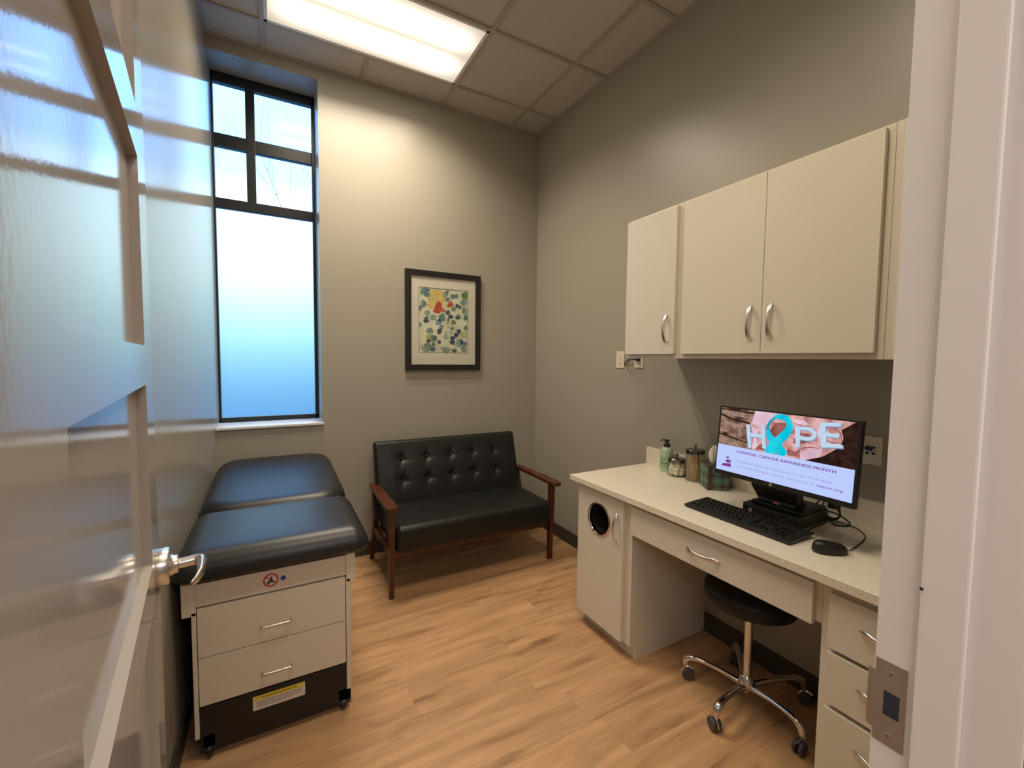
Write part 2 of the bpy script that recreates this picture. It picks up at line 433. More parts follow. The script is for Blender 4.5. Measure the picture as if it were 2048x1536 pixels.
# ceiling grid
G = .6096; X0, Y0 = -.0244, 3.058
mb = MB(); tb = .012
xs = [X0+G*k for k in range(0, 4)]; ys = [Y0-G*k for k in range(0, 5)]
for x in xs:
    if abs(x-(X0+G)) < .01:
        mb.box(x-tb, x+tb, Y0, D_, CZ, CZ+.013, 'tbar', .001); mb.box(x-tb, x+tb, F_, Y0-4*G, CZ, CZ+.013, 'tbar', .001); mb.box(x-tb, x+tb, Y0-3*G, Y0-G, CZ, CZ+.013, 'tbar', .001)
    else: mb.box(x-tb, x+tb, F_, D_, CZ, CZ+.013, 'tbar', .001)
for y in ys: mb.box(L_, R_, y-tb, y+tb, CZ+.0003, CZ+.0133, 'tbar', .001)
mb.box(L_, L_+.020, F_, D_, CZ+.0005, CZ+.013, 'tbar'); mb.box(R_-.020, R_, F_, D_, CZ+.0005, CZ+.013, 'tbar')
mb.box(L_, R_, D_-.020, D_, CZ+.0007, CZ+.013, 'tbar'); mb.box(L_, R_, F_, F_+.020, CZ+.0007, CZ+.013, 'tbar')
struct(mb.build('trim_1'))

# troffer
def lens_mat():
    m = bpy.data.materials.new('troffer_lens'); m.use_nodes = True
    n, l = m.node_tree.nodes, m.node_tree.links; n.clear()
    o = n.new('ShaderNodeOutputMaterial'); e = n.new('ShaderNodeEmission'); l.new(e.outputs[0], o.inputs[0])
    def mt(op, a, b=None, c=None):
        k = n.new('ShaderNodeMath'); k.operation = op
        for i, v in enumerate((a, b, c)):
            if v is None: continue
            if isinstance(v, (int, float)): k.inputs[i].default_value = v
            else: l.new(v, k.inputs[i])
        return k.outputs[0]
    tcn = n.new('ShaderNodeTexCoord'); s = n.new('ShaderNodeSeparateXYZ'); l.new(tcn.outputs['Object'], s.inputs[0])
    dy = mt('ABSOLUTE', mt('SUBTRACT', mt('ABSOLUTE', s.outputs['Y']), .125))
    dx = mt('MAXIMUM', mt('SUBTRACT', mt('ABSOLUTE', s.outputs['X']), .43), 0.0)
    d = mt('SQRT', mt('ADD', mt('MULTIPLY', dy, dy), mt('MULTIPLY', mt('MULTIPLY', dx, dx), .7)))
    g = mt('POWER', 2.71828, mt('MULTIPLY', mt('MULTIPLY', d, d), -1/(.055**2)))
    # soft spread of light on the lens around the tubes
    g2 = mt('POWER', 2.71828, mt('MULTIPLY', mt('MULTIPLY', d, d), -1/(.11**2)))
    st = mt('ADD', mt('ADD', mt('MULTIPLY', g, LAMP), mt('MULTIPLY', g2, 1.2)), .62)
    l.new(st, e.inputs[1]); e.inputs[0].default_value = (1, .86, .68, 1)
    return m
M['lens'] = lens_mat()
def troffer(label, ya, yb, watts):
    fx0, fx1, fy0, fy1 = X0+tb, X0+2*G-tb, ya+tb, yb-tb
    li = thing('ceiling_light', label, 'ceiling light', ((fx0+fx1)/2, (fy0+fy1)/2, CZ), 'ceiling troffers')
    mb = MB()
    for a in ((fx0, fx1, fy0, fy0+.018), (fx0, fx1, fy1-.018, fy1), (fx0, fx0+.018, fy0, fy1), (fx1-.018, fx1, fy0, fy1)): mb.box(*a, CZ+.0015, CZ+.0118, 'whitepl')
    mb.build('frame', li)
    mb = MB(); mb.box(-(fx1-fx0)/2+.016, (fx1-fx0)/2-.016, -(fy1-fy0)/2+.016, (fy1-fy0)/2-.016, 0, .004, 'lens')
    o = mb.build('diffuser'); o.parent = li; o.location = (0, 0, .004)
    for dy in (-.125, .125):
        td = bpy.data.lights.new('tube_light', 'AREA'); td.shape = 'RECTANGLE'; td.size = .98; td.size_y = .045; td.energy = watts
        td.color = (1, .845, .65); td.spread = radians(142)
        to = bpy.data.objects.new('tube_light', td); COL.objects.link(to); to.parent = li; to.location = (0, dy, .0034)
troffer('bright rectangular fluorescent troffer set in the ceiling grid beside the window', Y0-G, Y0, TUBE)
troffer('second fluorescent troffer in the ceiling just inside the doorway', Y0-4*G, Y0-3*G, TUBE*.55)

# ------------------------------------------------------------------ window
WY = D_+.235
win = bpy.data.objects.new('window_1', None); COL.objects.link(win); win.location = (0, WY, 1.03)
struct(win, 'tall narrow dark-framed window, clear divided panes over a frosted lower pane', 'window')
mb = MB()
fxa, fxb = L_+.001, WX1-.002
def fbar(x0, x1, z0, z1): mb.box(x0, x1, WY, WY+.045, z0, z1, 'alu', .004)
fbar(fxa, fxa+.013, WZ0+.005, WZ1); fbar(fxb-.022, fxb, WZ0+.005, WZ1); fbar(fxa, fxb, WZ1-.066, WZ1); fbar(fxa, fxb, WZ0+.005, 1.070)
mb.build('frame', win)
mb = MB(); mb.box(-.138, -.082, WY-.001, WY+.046, 2.57, WZ1-.066, 'alu', .004); mb.build('mullion', win)
mb = MB(); mb.box(fxa+.013, fxb-.022, WY+.002, WY+.044, 2.912, 2.998, 'alu', .004); mb.build('muntin', win)
mb = MB(); mb.box(fxa+.013, fxb-.022, WY-.001, WY+.046, 2.506, 2.572, 'alu', .004); mb.build('transom', win)
for (x0, x1, z0, z1) in ((fxa+.013, -.138, 2.998, WZ1-.066), (-.082, fxb-.022, 2.998, WZ1-.066), (fxa+.013, -.138, 2.572, 2.912), (-.082, fxb-.022, 2.572, 2.912)):
    mb = MB(); mb.box(x0-.004, x1+.004, WY+.020, WY+.026, z0-.004, z1+.004, 'glass'); mb.build('clear_pane', win)
mb = MB(); mb.poly([(fxa+.005, WY+.022, 1.066), (fxb-.018, WY+.022, 1.066), (fxb-.018, WY+.022, 2.51), (fxa+.005, WY+.022, 2.51)], 'frost'); o = mb.build('frosted_pane', win)
mb = MB(); mb.box(L_, WX1+.012, D_-.014, D_+.235, WZ0-.012, WZ0+.005, 'white', .003); mb.build('sill', win)

# outdoors
mb = MB(); mb.box(-60, 60, 3.9, 120, -.5, -.35, 'pave'); struct(mb.build('ground_outside'))
def tree(seed, x, y, h, label):
    rnd = random.Random(seed); mb = MB()
    def branch(p, d, ln, r, lvl):
        pts = [p.copy()]; q = p.copy(); dd = d.copy()
        for k in range(5):
            dd = (dd+Vector((rnd.uniform(-.14, .14), rnd.uniform(-.14, .14), rnd.uniform(0, .10)))).normalized()
            q = q+dd*ln/5; pts.append(q.copy())
            if lvl < 4 and k >= (1 if lvl else 2):
                for _ in range(2 if lvl < 2 else 1):
                    a = rnd.uniform(0, 2*pi); sd = Vector((cos(a), sin(a), rnd.uniform(.35, 1.0))).normalized()
                    branch(q.copy(), (dd*.7+sd*.8).normalized(), ln*rnd.uniform(.5, .68), r*(1-k/7)*.55, lvl+1)
        mb.sweep(pts, [r*(1-.16*i) for i in range(6)], mt='bark', n=5 if lvl < 2 else 3, cap=False)
    branch(Vector((x, y, -.4)), Vector((rnd.uniform(-.08, .08), 0, 1)), h*.55, .075, 0)
    o = mb.build('bare_tree'); tag(o, label, 'tree', 'bare trees outside the window')
tree(3, .95, 17.0, 9.4, 'bare winter tree seen in the right clear pane of the window')
tree(8, -1.6, 18.0, 8.6, 'bare winter tree seen in the left clear pane of the window')

# ------------------------------------------------------------------ door jamb (trim), strike plate
jm = MB()
jm.box(OX1, OX1+.02, HY-.003, F_+.001, 0, OZ+.02, 'white', .0015); jm.box(OX0-.02, OX0, HY-.003, F_+.001, 0, OZ+.02, 'white', .0015); jm.box(OX0, OX1, HY-.003, F_+.001, OZ, OZ+.02, 'white')
jamb = jm.build('trim_2'); struct(jamb, 'white door jamb with a latch strike plate at the right of the doorway', 'door frame')
mb = MB(); mb.box(OX1-.0125, OX1, .198, .2485, 0, OZ, 'white', .003); mb.box(OX0, OX0+.0125, .198, .2485, 0, OZ, 'white', .003); mb.box(OX0+.0125, OX1-.0125, .198, .2485, OZ-.0125, OZ, 'white', .003)
mb.build('door_stop', jamb)
mb = MB()
for ya, yb in ((HY-.018, HY-.003),):
    mb.box(OX1+.005, OX1+.075, ya, yb, 0, OZ+.075, 'white', .003)
    if ya < .2: mb.box(OX0-.075, OX0-.005, ya, yb, 0, OZ+.075, 'white', .003)
    mb.box(OX0-.005, OX1+.005, ya, yb, OZ+.005, OZ+.075, 'white', .003)
mb.build('casing', jamb)
mb = MB(); mb.lathe((OX1-.0128, .2468, 1.170), [(.0001, -.0008), (.0022, -.0008), (.0025, .0005)], 'darkhole', 12, (1, 0, 0)); mb.build('bumper_hole', jamb)
# strike plate: flat plate with a latch hole and a lip toward the room
mb = MB(); px = OX1-.0014
out = [(.2590, .896), (.2985, .896), (.2985, .914), (.3015, .914), (.3015, 1.009), (.2985, 1.009), (.2985, 1.031), (.2590, 1.031)]
hole = [(.2705, .9475), (.2835, .9475), (.2835, .9815), (.2705, .9815)]
# frame of quads around the hole
ysr = [.2590, .2665, .2865, .2985]; zsr = [.896, .944, .983, 1.031]
for i in range(3):
    for j in range(3):
        if i == 1 and j == 1: continue
        mb.poly([(px, ysr[i], zsr[j]), (px, ysr[i+1], zsr[j]), (px, ysr[i+1], zsr[j+1]), (px, ysr[i], zsr[j+1])], 'steel')
for (a, b_) in (((.2590, .896), (.2985, .896)), ((.2985, .896), (.2985, 1.031)), ((.2985, 1.031), (.2590, 1.031)), ((.2590, 1.031), (.2590, .896))):
    mb.poly([(px, *a), (px, *b_), (OX1+.0004, *b_), (OX1+.0004, *a)], 'steel')
lip = [(px, .2985), (px, .3015), (px+.001, .306), (px+.004, .3095), (px+.006, .3098), (px+.0025, .3062), (px+.0015, .3015), (px+.0015, .2985)]
mb.poly([(x, y, z) for z in (.914, 1.009) for x, y in lip], 'steel', False, [tuple(range(8)), tuple(range(15, 7, -1))]+[(k, (k+1) % 8, 8+(k+1) % 8, 8+k) for k in range(8)])
sp = mb.build('strike_plate', jamb); sp['label'] = 'bronze-grey metal strike plate'
mb = MB(); mb.box(px+.0006, OX1-.0002, .2663, .2867, .9438, .9832, 'latch'); mb.build('latch_hole', sp)
for z in (.913, 1.014):
    mb = MB(); mb.lathe((px-.0001, .278, z), [(.0001, -.0006), (.0040, -.0004), (.0048, .0003)], 'steel', 16, (1, 0, 0)); mb.box(px-.0009, px-.0005, .2777, .2783, z-.003, z+.003, 'darkhole'); mb.box(px-.0009, px-.0005, .275, .281, z-.0003, z+.0003, 'darkhole'); mb.build('screw', sp)

# ------------------------------------------------------------------ open panel door
da = radians(7.0); te = Vector((-sin(da), cos(da), 0)); ne = Vector((te.y, -te.x, 0)); ee = Vector((-.1925*1.25, 1.25, 0))
def dp(q, w, z): return tuple(ee-te*q+ne*w+Vector((0, 0, z)))
DW, DH, DT = .955, 2.44, .044
mb = MB()
qs = [0, .150, .785, DW]
pz = [(.20, .555), (.64, .985), (1.075, 1.442), (1.520, 1.883), (1.982, 2.33)]
zs = [.012]+[z for p in pz for z in p]+[DH]
rc = .015
for side, w0, sg in (('a', 0, -1), ('b', -DT, 1)):
    for i in range(3):
        for j in range(len(zs)-1):
            q0, q1, z0, z1 = qs[i], qs[i+1], zs[j], zs[j+1]
            if i == 1 and j % 2 == 1:
                w1 = w0+sg*rc; b = .0015
                mb.poly([dp(q0+b, w1, z0+b), dp(q1-b, w1, z0+b), dp(q1-b, w1, z1-b), dp(q0+b, w1, z1-b)], 'door')
                for (a1, a2, b1, b2) in (((q0, z0), (q1, z0), (q1-b, z0+b), (q0+b, z0+b)), ((q1, z0), (q1, z1), (q1-b, z1-b), (q1-b, z0+b)), ((q1, z1), (q0, z1), (q0+b, z1-b), (q1-b, z1-b)), ((q0, z1), (q0, z0), (q0+b, z0+b), (q0+b, z1-b))):
                    mb.poly([dp(a1[0], w0, a1[1]), dp(a2[0], w0, a2[1]), dp(b1[0], w1, b1[1]), dp(b2[0], w1, b2[1])], 'door')
            else: mb.poly([dp(q0, w0, z0), dp(q1, w0, z0), dp(q1, w0, z1), dp(q0, w0, z1)], 'door')
for q in (0, DW):
    for j in range(len(zs)-1): mb.poly([dp(q, 0, zs[j]), dp(q, -DT, zs[j]), dp(q, -DT, zs[j+1]), dp(q, 0, zs[j+1])], 'door')
for z in (zs[0], DH):
    for i in range(3): mb.poly([dp(qs[i], 0, z), dp(qs[i+1], 0, z), dp(qs[i+1], -DT, z), dp(qs[i], -DT, z)], 'door')
door = mb.build('door_1'); struct(door, 'white glossy five-panel door standing open at the left', 'door')
HZ = 1.035
hd = MB()
c = Vector(dp(.070, 0, HZ))
hd.lathe(c, [(.040, -.001), (.0405, .001), (.0405, .019), (.038, .0225), (.024, .024), (.020, .030), (.020, .037), (.015, .039), (.0001, .039)], 'nickel', 48, ne)
def lev(q, w, z): return dp(q, w, HZ+z)
path = [lev(.070, .030, 0), lev(.070, .050, 0), lev(.070, .066, .001)]
for k in range(1, 7):
    a = pi/2*k/6; path.append(lev(.070+.016*(1-cos(a)), .066+.014*sin(a), .001))
path += [lev(.110, .080, -.001), lev(.135, .078, -.004), lev(.160, .070, -.008), lev(.172, .062, -.010)]
k = len(path)
hd.sweep(path, [.0115]*3+[.0110]*3+[.010]*3+[.008, .0065, .005, .003], [.0115]*3+[.012]*3+[.0125]*3+[.0125, .0115, .0095, .006], 'nickel', 16, upv=(0, 0, 1))
hd.build('door_handle', door)
for z in (.22, 1.22, 2.2):
    mb = MB(); mb.lathe(dp(DW+.006, -DT-.004, z-.05), [(.006, 0), (.006, .1)], 'nickel', 12); mb.build('hinge', door)

# ------------------------------------------------------------------ cabinets
def bow_pull(mb, c, axis, out, ln=.140, rise=.026):
    c, a, o = Vector(c), Vector(axis).normalized(), Vector(out).normalized()
    P = []; ra = []; rb = []
    for k in range(15):
        t = -1+2*k/14; P.append(c+a*(t*ln/2)+o*(rise*(1-abs(t)**2.2)+.001))
        w = .0052+.0055*min(1, abs(t)*1.25)**2 if abs(t) < .84 else .0107-(abs(t)-.84)*.048
        ra.append(w); rb.append(.0032)
    mb.sweep(P, rb, ra, 'nickel', 12, upv=a.cross(o))
    for s_ in (-1, 1): mb.sweep([c+a*s_*ln*.40, c+a*s_*ln*.40+o*.010], .0035, mt='nickel', n=10)

def carcass(mb, x0, x1, y0, y1, z0, z1, mt='lam', t=.018, front=False):
    mb.box(x0, x1, y0, y0+t, z0, z1, mt, .0008); mb.box(x0, x1, y1-t, y1, z0, z1, mt, .0008)
    mb.box(x0+.0004, x1, y0+t, y1-t, z0, z0+t, mt); mb.box(x0+.0004, x1, y0+t, y1-t, z1-t, z1, mt)
    mb.box(x1-.006, x1, y0+t, y1-t, z0+t, z1-t, mt)
    fw_ = .048
    for a in ((y0+t, y0+fw_, z0+t, z1-t), (y1-fw_, y1-t, z0+t, z1-t), (y0+fw_, y1-fw_, z0+t, z0+.045), (y0+fw_, y1-fw_, z1-.045, z1-t)):
        mb.box(x0+.0003, x0+.018, *a, mt)
UX = 1.697
def upper(label, y0, y1, doors, group=None):
    c = thing('wall_cabinet', label, 'cabinet', (1.9, (y0+y1)/2, 1.51), 'wall cabinets above the desk')
    mb = MB(); carcass(mb, UX, R_-.001, y0+.0005, y1-.0005, 1.512, 2.243); mb.build('body', c)
    for (a, b, hy) in doors:
        d = MB(); d.box(UX-.020, UX-.001, a, b, 1.533, 2.232, 'lam', .0012); do = d.build('door', c)
        if hy: h = MB(); bow_pull(h, (UX-.020, hy, 1.658), (0, 0, 1), (-1, 0, 0)); h.build('handle', do)
    return c
upper('narrow almond single-door wall cabinet nearest the room corner', 1.420, 1.770, [(1.443, 1.768, 1.489)])
upper('wide almond double-door wall cabinet above the monitor', .633, 1.420, [(1.0215, 1.402, 1.065), (.653, 1.0195, .983)])
upper('almond wall cabinet mostly hidden behind the door jamb', .303, .633, [(.323, .604, .36)])

BX = 1.520
bc = thing('base_cabinet', 'almond base cabinet with a round chute opening in its door', 'cabinet', (1.8, 1.73, 0), 'base cabinets under the worktop')
mb = MB(); carcass(mb, BX, R_-.001, 1.5175, 1.945, .081, .8165); mb.build('body', bc)
mb = MB(); mb.box(1.563, R_-.001, 1.5178, 1.9447, 0, .081, 'lam', .001); mb.build('toe_kick', bc)
# door with a hole
def holed_door(x0, x1, y0, y1, z0, z1, cy, cz, r, mt):
    mb = MB(); n = 64
    per = []
    for k in range(n):
        a = 2*pi*k/n; dy, dz = cos(a), sin(a)
        s_ = min(((y1-cy)/dy if dy > 1e-9 else 1e9), ((y0-cy)/dy if dy < -1e-9 else 1e9), ((z1-cz)/dz if dz > 1e-9 else 1e9), ((z0-cz)/dz if dz < -1e-9 else 1e9))
        per.append([cy+dy*s_, cz+dz*s_])
    for cor in ((y0, z0), (y0, z1), (y1, z0), (y1, z1)):
        k = min(range(n), key=lambda i: (per[i][0]-cor[0])**2+(per[i][1]-cor[1])**2); per[k] = list(cor)
    for k in range(n):
        j = (k+1) % n; a, b = 2*pi*k/n, 2*pi*j/n
        ck = (cy+r*cos(a), cz+r*sin(a)); cj = (cy+r*cos(b), cz+r*sin(b))
        for x in (x0, x1): mb.poly([(x, *ck), (x, *cj), (x, *per[j]), (x, *per[k])], mt)
        mb.poly([(x0, *ck), (x0, *cj), (x1, *cj), (x1, *ck)], mt); mb.poly([(x0, *per[k]), (x0, *per[j]), (x1, *per[j]), (x1, *per[k])], mt)
    return mb
hc = (1.742, .657)
do = holed_door(BX-.020, BX-.001, 1.5625, 1.9185, .0835, .803, *hc, .080, 'lam').build('door', bc)
mb = MB(); mb.lathe((BX-.0205, hc[0], hc[1]), [(.0770, .014), (.0775, .000), (.0800, -.0045), (.0840, -.0052), (.0880, -.0035), (.0900, .0008)], 'chrome', 64, (1, 0, 0)); mb.f = mb.f[:-2]; mb.m = mb.m[:-2]; mb.smooth = mb.smooth[:-2]
rg = mb.build('chute_ring', do); rg['label'] = 'polished chrome ring'
mb = MB(); mb.lathe((BX-.0205, hc[0], hc[1]), [(.0775, .004), (.0765, .10), (.070, .115), (.0001, .118)], 'blackp', 48, (1, 0, 0)); mb.f = [f for f in mb.f if len(f) == 4]; mb.m = mb.m[:len(mb.f)]; mb.smooth = mb.smooth[:len(mb.f)]
rg = mb.build('chute_liner', do); rg['label'] = 'black liner inside the opening'
h = MB(); bow_pull(h, (BX-.020, 1.606, .656), (0, 0, 1), (-1, 0, 0), .150); h.build('handle', do)

bd = thing('drawer_cabinet', 'almond three-drawer base cabinet beside the doorway', 'cabinet', (1.8, .5, 0), 'base cabinets under the worktop')
mb = MB(); carcass(mb, BX, R_-.001, .303, .685, .081, .8165); mb.box(BX, BX+.018, .321, .667, .60, .614, 'lam'); mb.box(BX, BX+.018, .321, .667, .42, .435, 'lam'); mb.box(BX+.0002, BX+.018, .64, .668, .099, .799, 'lam'); mb.build('body', bd)
mb = MB(); mb.box(1.563, R_-.001, .3033, .6847, 0, .081, 'lam', .001); mb.build('toe_kick', bd)
for (z0, z1) in ((.613, .786), (.435, .599), (.084, .420)):
    d = MB(); d.box(BX-.020, BX-.001, .318, .659, z0, z1, 'lam', .0012); do = d.build('drawer', bd)
    h = MB(); bow_pull(h, (BX-.020, .492, (z0+z1)/2+.012 if z0 > .2 else .34), (0, 1, 0), (-1, 0, 0), .165); h.build('handle', do)

pdw = thing('desk_drawer', 'wide almond pencil drawer unit hung under the worktop over the stool', 'drawer', (1.7, 1.1, .66))
mb = MB(); mb.box(BX, BX+.018, .6855, 1.517, .668, .816, 'lam'); mb.box(BX+.018, 2.00, .6855, .70, .70, .816, 'lam'); mb.box(BX+.018, 2.00, 1.50, 1.517, .70, .816, 'lam'); mb.box(BX+.018, 2.00, .70, 1.50, .70, .712, 'lam'); mb.build('body', pdw)
d = MB(); d.box(BX-.020, BX-.001, .706, 1.5125, .658, .7965, 'lam', .0012); do = d.build('drawer_front', pdw)
h = MB(); bow_pull(h, (BX-.020, 1.112, .7225), (0, 1, 0), (-1, 0, 0), .155); h.build('handle', do)

CT = .847; TX = 1.4745
ct = MB(); ct.box(TX, R_-.0005, .302, 1.970, CT-.030, CT, 'quartz', .002)
top = ct.build('worktop'); tag(top, 'long pale speckled quartz worktop along the right wall', 'worktop')
mb = MB(); mb.box(2.069, R_-.0005, .302, 1.966, CT, .953, 'quartz', .002); tag(mb.build('backsplash'), 'low quartz backsplash strip standing along the wall behind the worktop', 'backsplash')

# ------------------------------------------------------------------ wall plates
def wallplate(label, y0, y1, z0, z1, kind):
    o = thing('wall_outlet' if kind != 'net' else 'network_outlet', label, 'outlet', (R_, (y0+y1)/2, (z0+z1)/2), None)
    mb = MB(); mb.box(R_-.006, R_-.0002, y0, y1, z0, z1, 'plate', .0018); pl = mb.build('cover_plate', o)
    cy, cz = (y0+y1)/2, (z0+z1)/2
    if kind == 'duplex':
        for s_ in (-1, 1):
            c = cz+s_*.0195; mb = MB(); mb.box(R_-.0080, R_-.005, cy-.0165, cy+.0165, c-.0135, c+.0135, 'plate', .002)
            mb.box(R_-.0083, R_-.0078, cy+.0045, cy+.0065, c-.003, c+.006, 'darkhole'); mb.box(R_-.0083, R_-.0078, cy-.0070, cy-.0050, c-.003, c+.006, 'darkhole')
            mb.lathe((R_-.0083, cy, c-.008), [(.0001, 0), (.0025, 0), (.0025, .0005)], 'darkhole', 10, (1, 0, 0)); mb.build('socket', o)
        mb = MB(); mb.lathe((R_-.0062, cy, cz), [(.0001, -.001), (.003, -.0006), (.0032, .0004)], 'nickel', 12, (1, 0, 0)); mb.build('screw', o)
    elif kind == 'net':
        for dy in (-.011, .011):
            for dz in (-.011, .014):
                mb = MB(); mb.box(R_-.0085, R_-.005, cy+dy-.008, cy+dy+.008, cz+dz-.009, cz+dz+.009, 'plate', .001); mb.box(R_-.0089, R_-.0084, cy+dy-.005, cy+dy+.005, cz+dz-.005, cz+dz+.004, 'darkhole'); mb.build('jack', o)
    return o
wallplate('almond duplex wall outlet left of the wall cabinets', 2.203, 2.278, 1.446, 1.561, 'duplex')
o = wallplate('almond wall outlet with a black cord plugged in, just under the narrow wall cabinet', 2.030, 2.107, 1.452, 1.567, 'duplex')
wallplate('almond network wall plate behind the monitor with a blue cord', .764, .838, 1.094, 1.208, 'net')
mb = MB(); mb.box(R_-.030, R_-.0083, 2.050, 2.075, 1.496, 1.516, 'blackp', .003)
pts = []
base = [(R_-.030, 2.062, 1.506), (R_-.050, 2.072, 1.507), (R_-.055, 2.100, 1.500), (R_-.045, 2.130, 1.478), (R_-.030, 2.160, 1.466), (R_-.020, 2.178, 1.470), (R_-.018, 2.176, 1.486), (R_-.022, 2.150, 1.503), (R_-.028, 2.120, 1.514), (R_-.03, 2.085, 1.530)]
def smooth_path(P, n=6):
    P = [Vector(p) for p in P]; out = []
    for i in range(len(P)-1):
        p0, p1, p2, p3 = P[max(i-1, 0)], P[i], P[i+1], P[min(i+2, len(P)-1)]
        for k in range(n):
            t = k/n; out.append(.5*((2*p1)+(-p0+p2)*t+(2*p0-5*p1+4*p2-p3)*t*t+(-p0+3*p1-3*p2+p3)*t**3))
    out.append(P[-1]); return out
mb.sweep(smooth_path(base), .0034, mt='cord', n=8)
tag(mb.build('power_cord'), 'short black power cord looping from the outlet under the narrow wall cabinet', 'cord')
mb = MB(); mb.box(R_-.026, R_-.0088, .794, .808, 1.152, 1.168, 'bluecord', .001)
mb.sweep(smooth_path([(R_-.024, .801, 1.162), (R_-.042, .806, 1.163), (R_-.062, .825, 1.152), (R_-.075, .86, 1.11), (R_-.08, .89, 1.03), (R_-.078, .92, .93), (R_-.07, .94, .862), (R_-.08, .95, .852)]), .003, mt='bluecord', n=8)
tag(mb.build('network_cable'), 'blue network cord from the wall plate down behind the monitor', 'cord')

# ------------------------------------------------------------------ framed print
AX0, AX1, AZ0, AZ1 = .894, 1.526, 1.405, 2.185
art = thing('framed_picture', 'black framed abstract watercolour print above the settee', 'picture', ((AX0+AX1)/2, D_, AZ0))
mb = MB(); fwid = .045; yb = D_-.001; yf = D_-.026
def frame_ring(mb, x0, x1, z0, z1, w, y0, y1, mt):
    for q in (((x0, z0), (x1, z0), (x1-w, z0+w), (x0+w, z0+w)), ((x1, z0), (x1, z1), (x1-w, z1-w), (x1-w, z0+w)), ((x1, z1), (x0, z1), (x0+w, z1-w), (x1-w, z1-w)), ((x0, z1), (x0, z0), (x0+w, z0+w), (x0+w, z1-w))):
        mb.poly([(a[0], y, a[1]) for y in (y0, y1) for a in q], mt, False, [(0, 1, 2, 3), (7, 6, 5, 4), (0, 4, 5, 1), (1, 5, 6, 2), (2, 6, 7, 3), (3, 7, 4, 0)])
frame_ring(mb, AX0, AX1, AZ0, AZ1, fwid, yf, yb, 'blackp'); mb.build('frame', art)
mb = MB(); PX0, PX1, PZ0, PZ1 = 1.004, 1.411, 1.547, 2.051
frame_ring(mb, AX0+.042, AX1-.042, AZ0+.048, AZ1-.044, .0, yf+.012, yf+.013, 'mat') if False else None
def ringq(mb, o, i, y, mt):
    (x0, x1, z0, z1), (a0, a1, b0, b1) = o, i
    for q in (((x0, z0), (x1, z0), (a1, b0), (a0, b0)), ((x1, z0), (x1, z1), (a1, b1), (a1, b0)), ((x1, z1), (x0, z1), (a0, b1), (a1, b1)), ((x0, z1), (x0, z0), (a0, b0), (a0, b1))):
        mb.poly([(a, y, b) for a, b in q], mt)
ringq(mb, (AX0+.040, AX1-.040, AZ0+.040, AZ1-.040), (PX0-.004, PX1+.004, PZ0-.004, PZ1+.004), yf+.010, 'mat')
M['matcut'] = mat('mat_inner_bevel', (.10, .16, .15), .7)
ringq(mb, (PX0-.004, PX1+.004, PZ0-.004, PZ1+.004), (PX0, PX1, PZ0, PZ1), yf+.011, 'matcut')
mb.build('mat_board', art)
M['p_bg'] = mat('print_paper', (.80, .77, .61), .7, var=(9, .16))
def blob_mat(nm, c, v=.35): M[nm] = mat('watercolour_'+nm, c, .7, var=(45, v))
blob_mat('teal', (.13, .24, .22)); blob_mat('navy', (.035, .07, .15)); blob_mat('sky', (.22, .34, .36)); blob_mat('green', (.16, .26, .10)); blob_mat('sea', (.24, .36, .28)); blob_mat('grey', (.12, .13, .13)); blob_mat('orange', (.72, .42, .09), .18); blob_mat('gold', (.74, .56, .20), .15); blob_mat('redw', (.55, .05, .03), .25); blob_mat('redo', (.66, .15, .06), .3); blob_mat('mauve', (.10, .08, .09)); blob_mat('pale', (.42, .48, .38)); blob_mat('lime', (.42, .45, .12)); blob_mat('plum', (.16, .15, .28))
mb = MB(); yp = yf+.012
mb.poly([(PX0, yp, PZ0), (PX1, yp, PZ0), (PX1, yp, PZ1), (PX0, yp, PZ1)], 'p_bg')
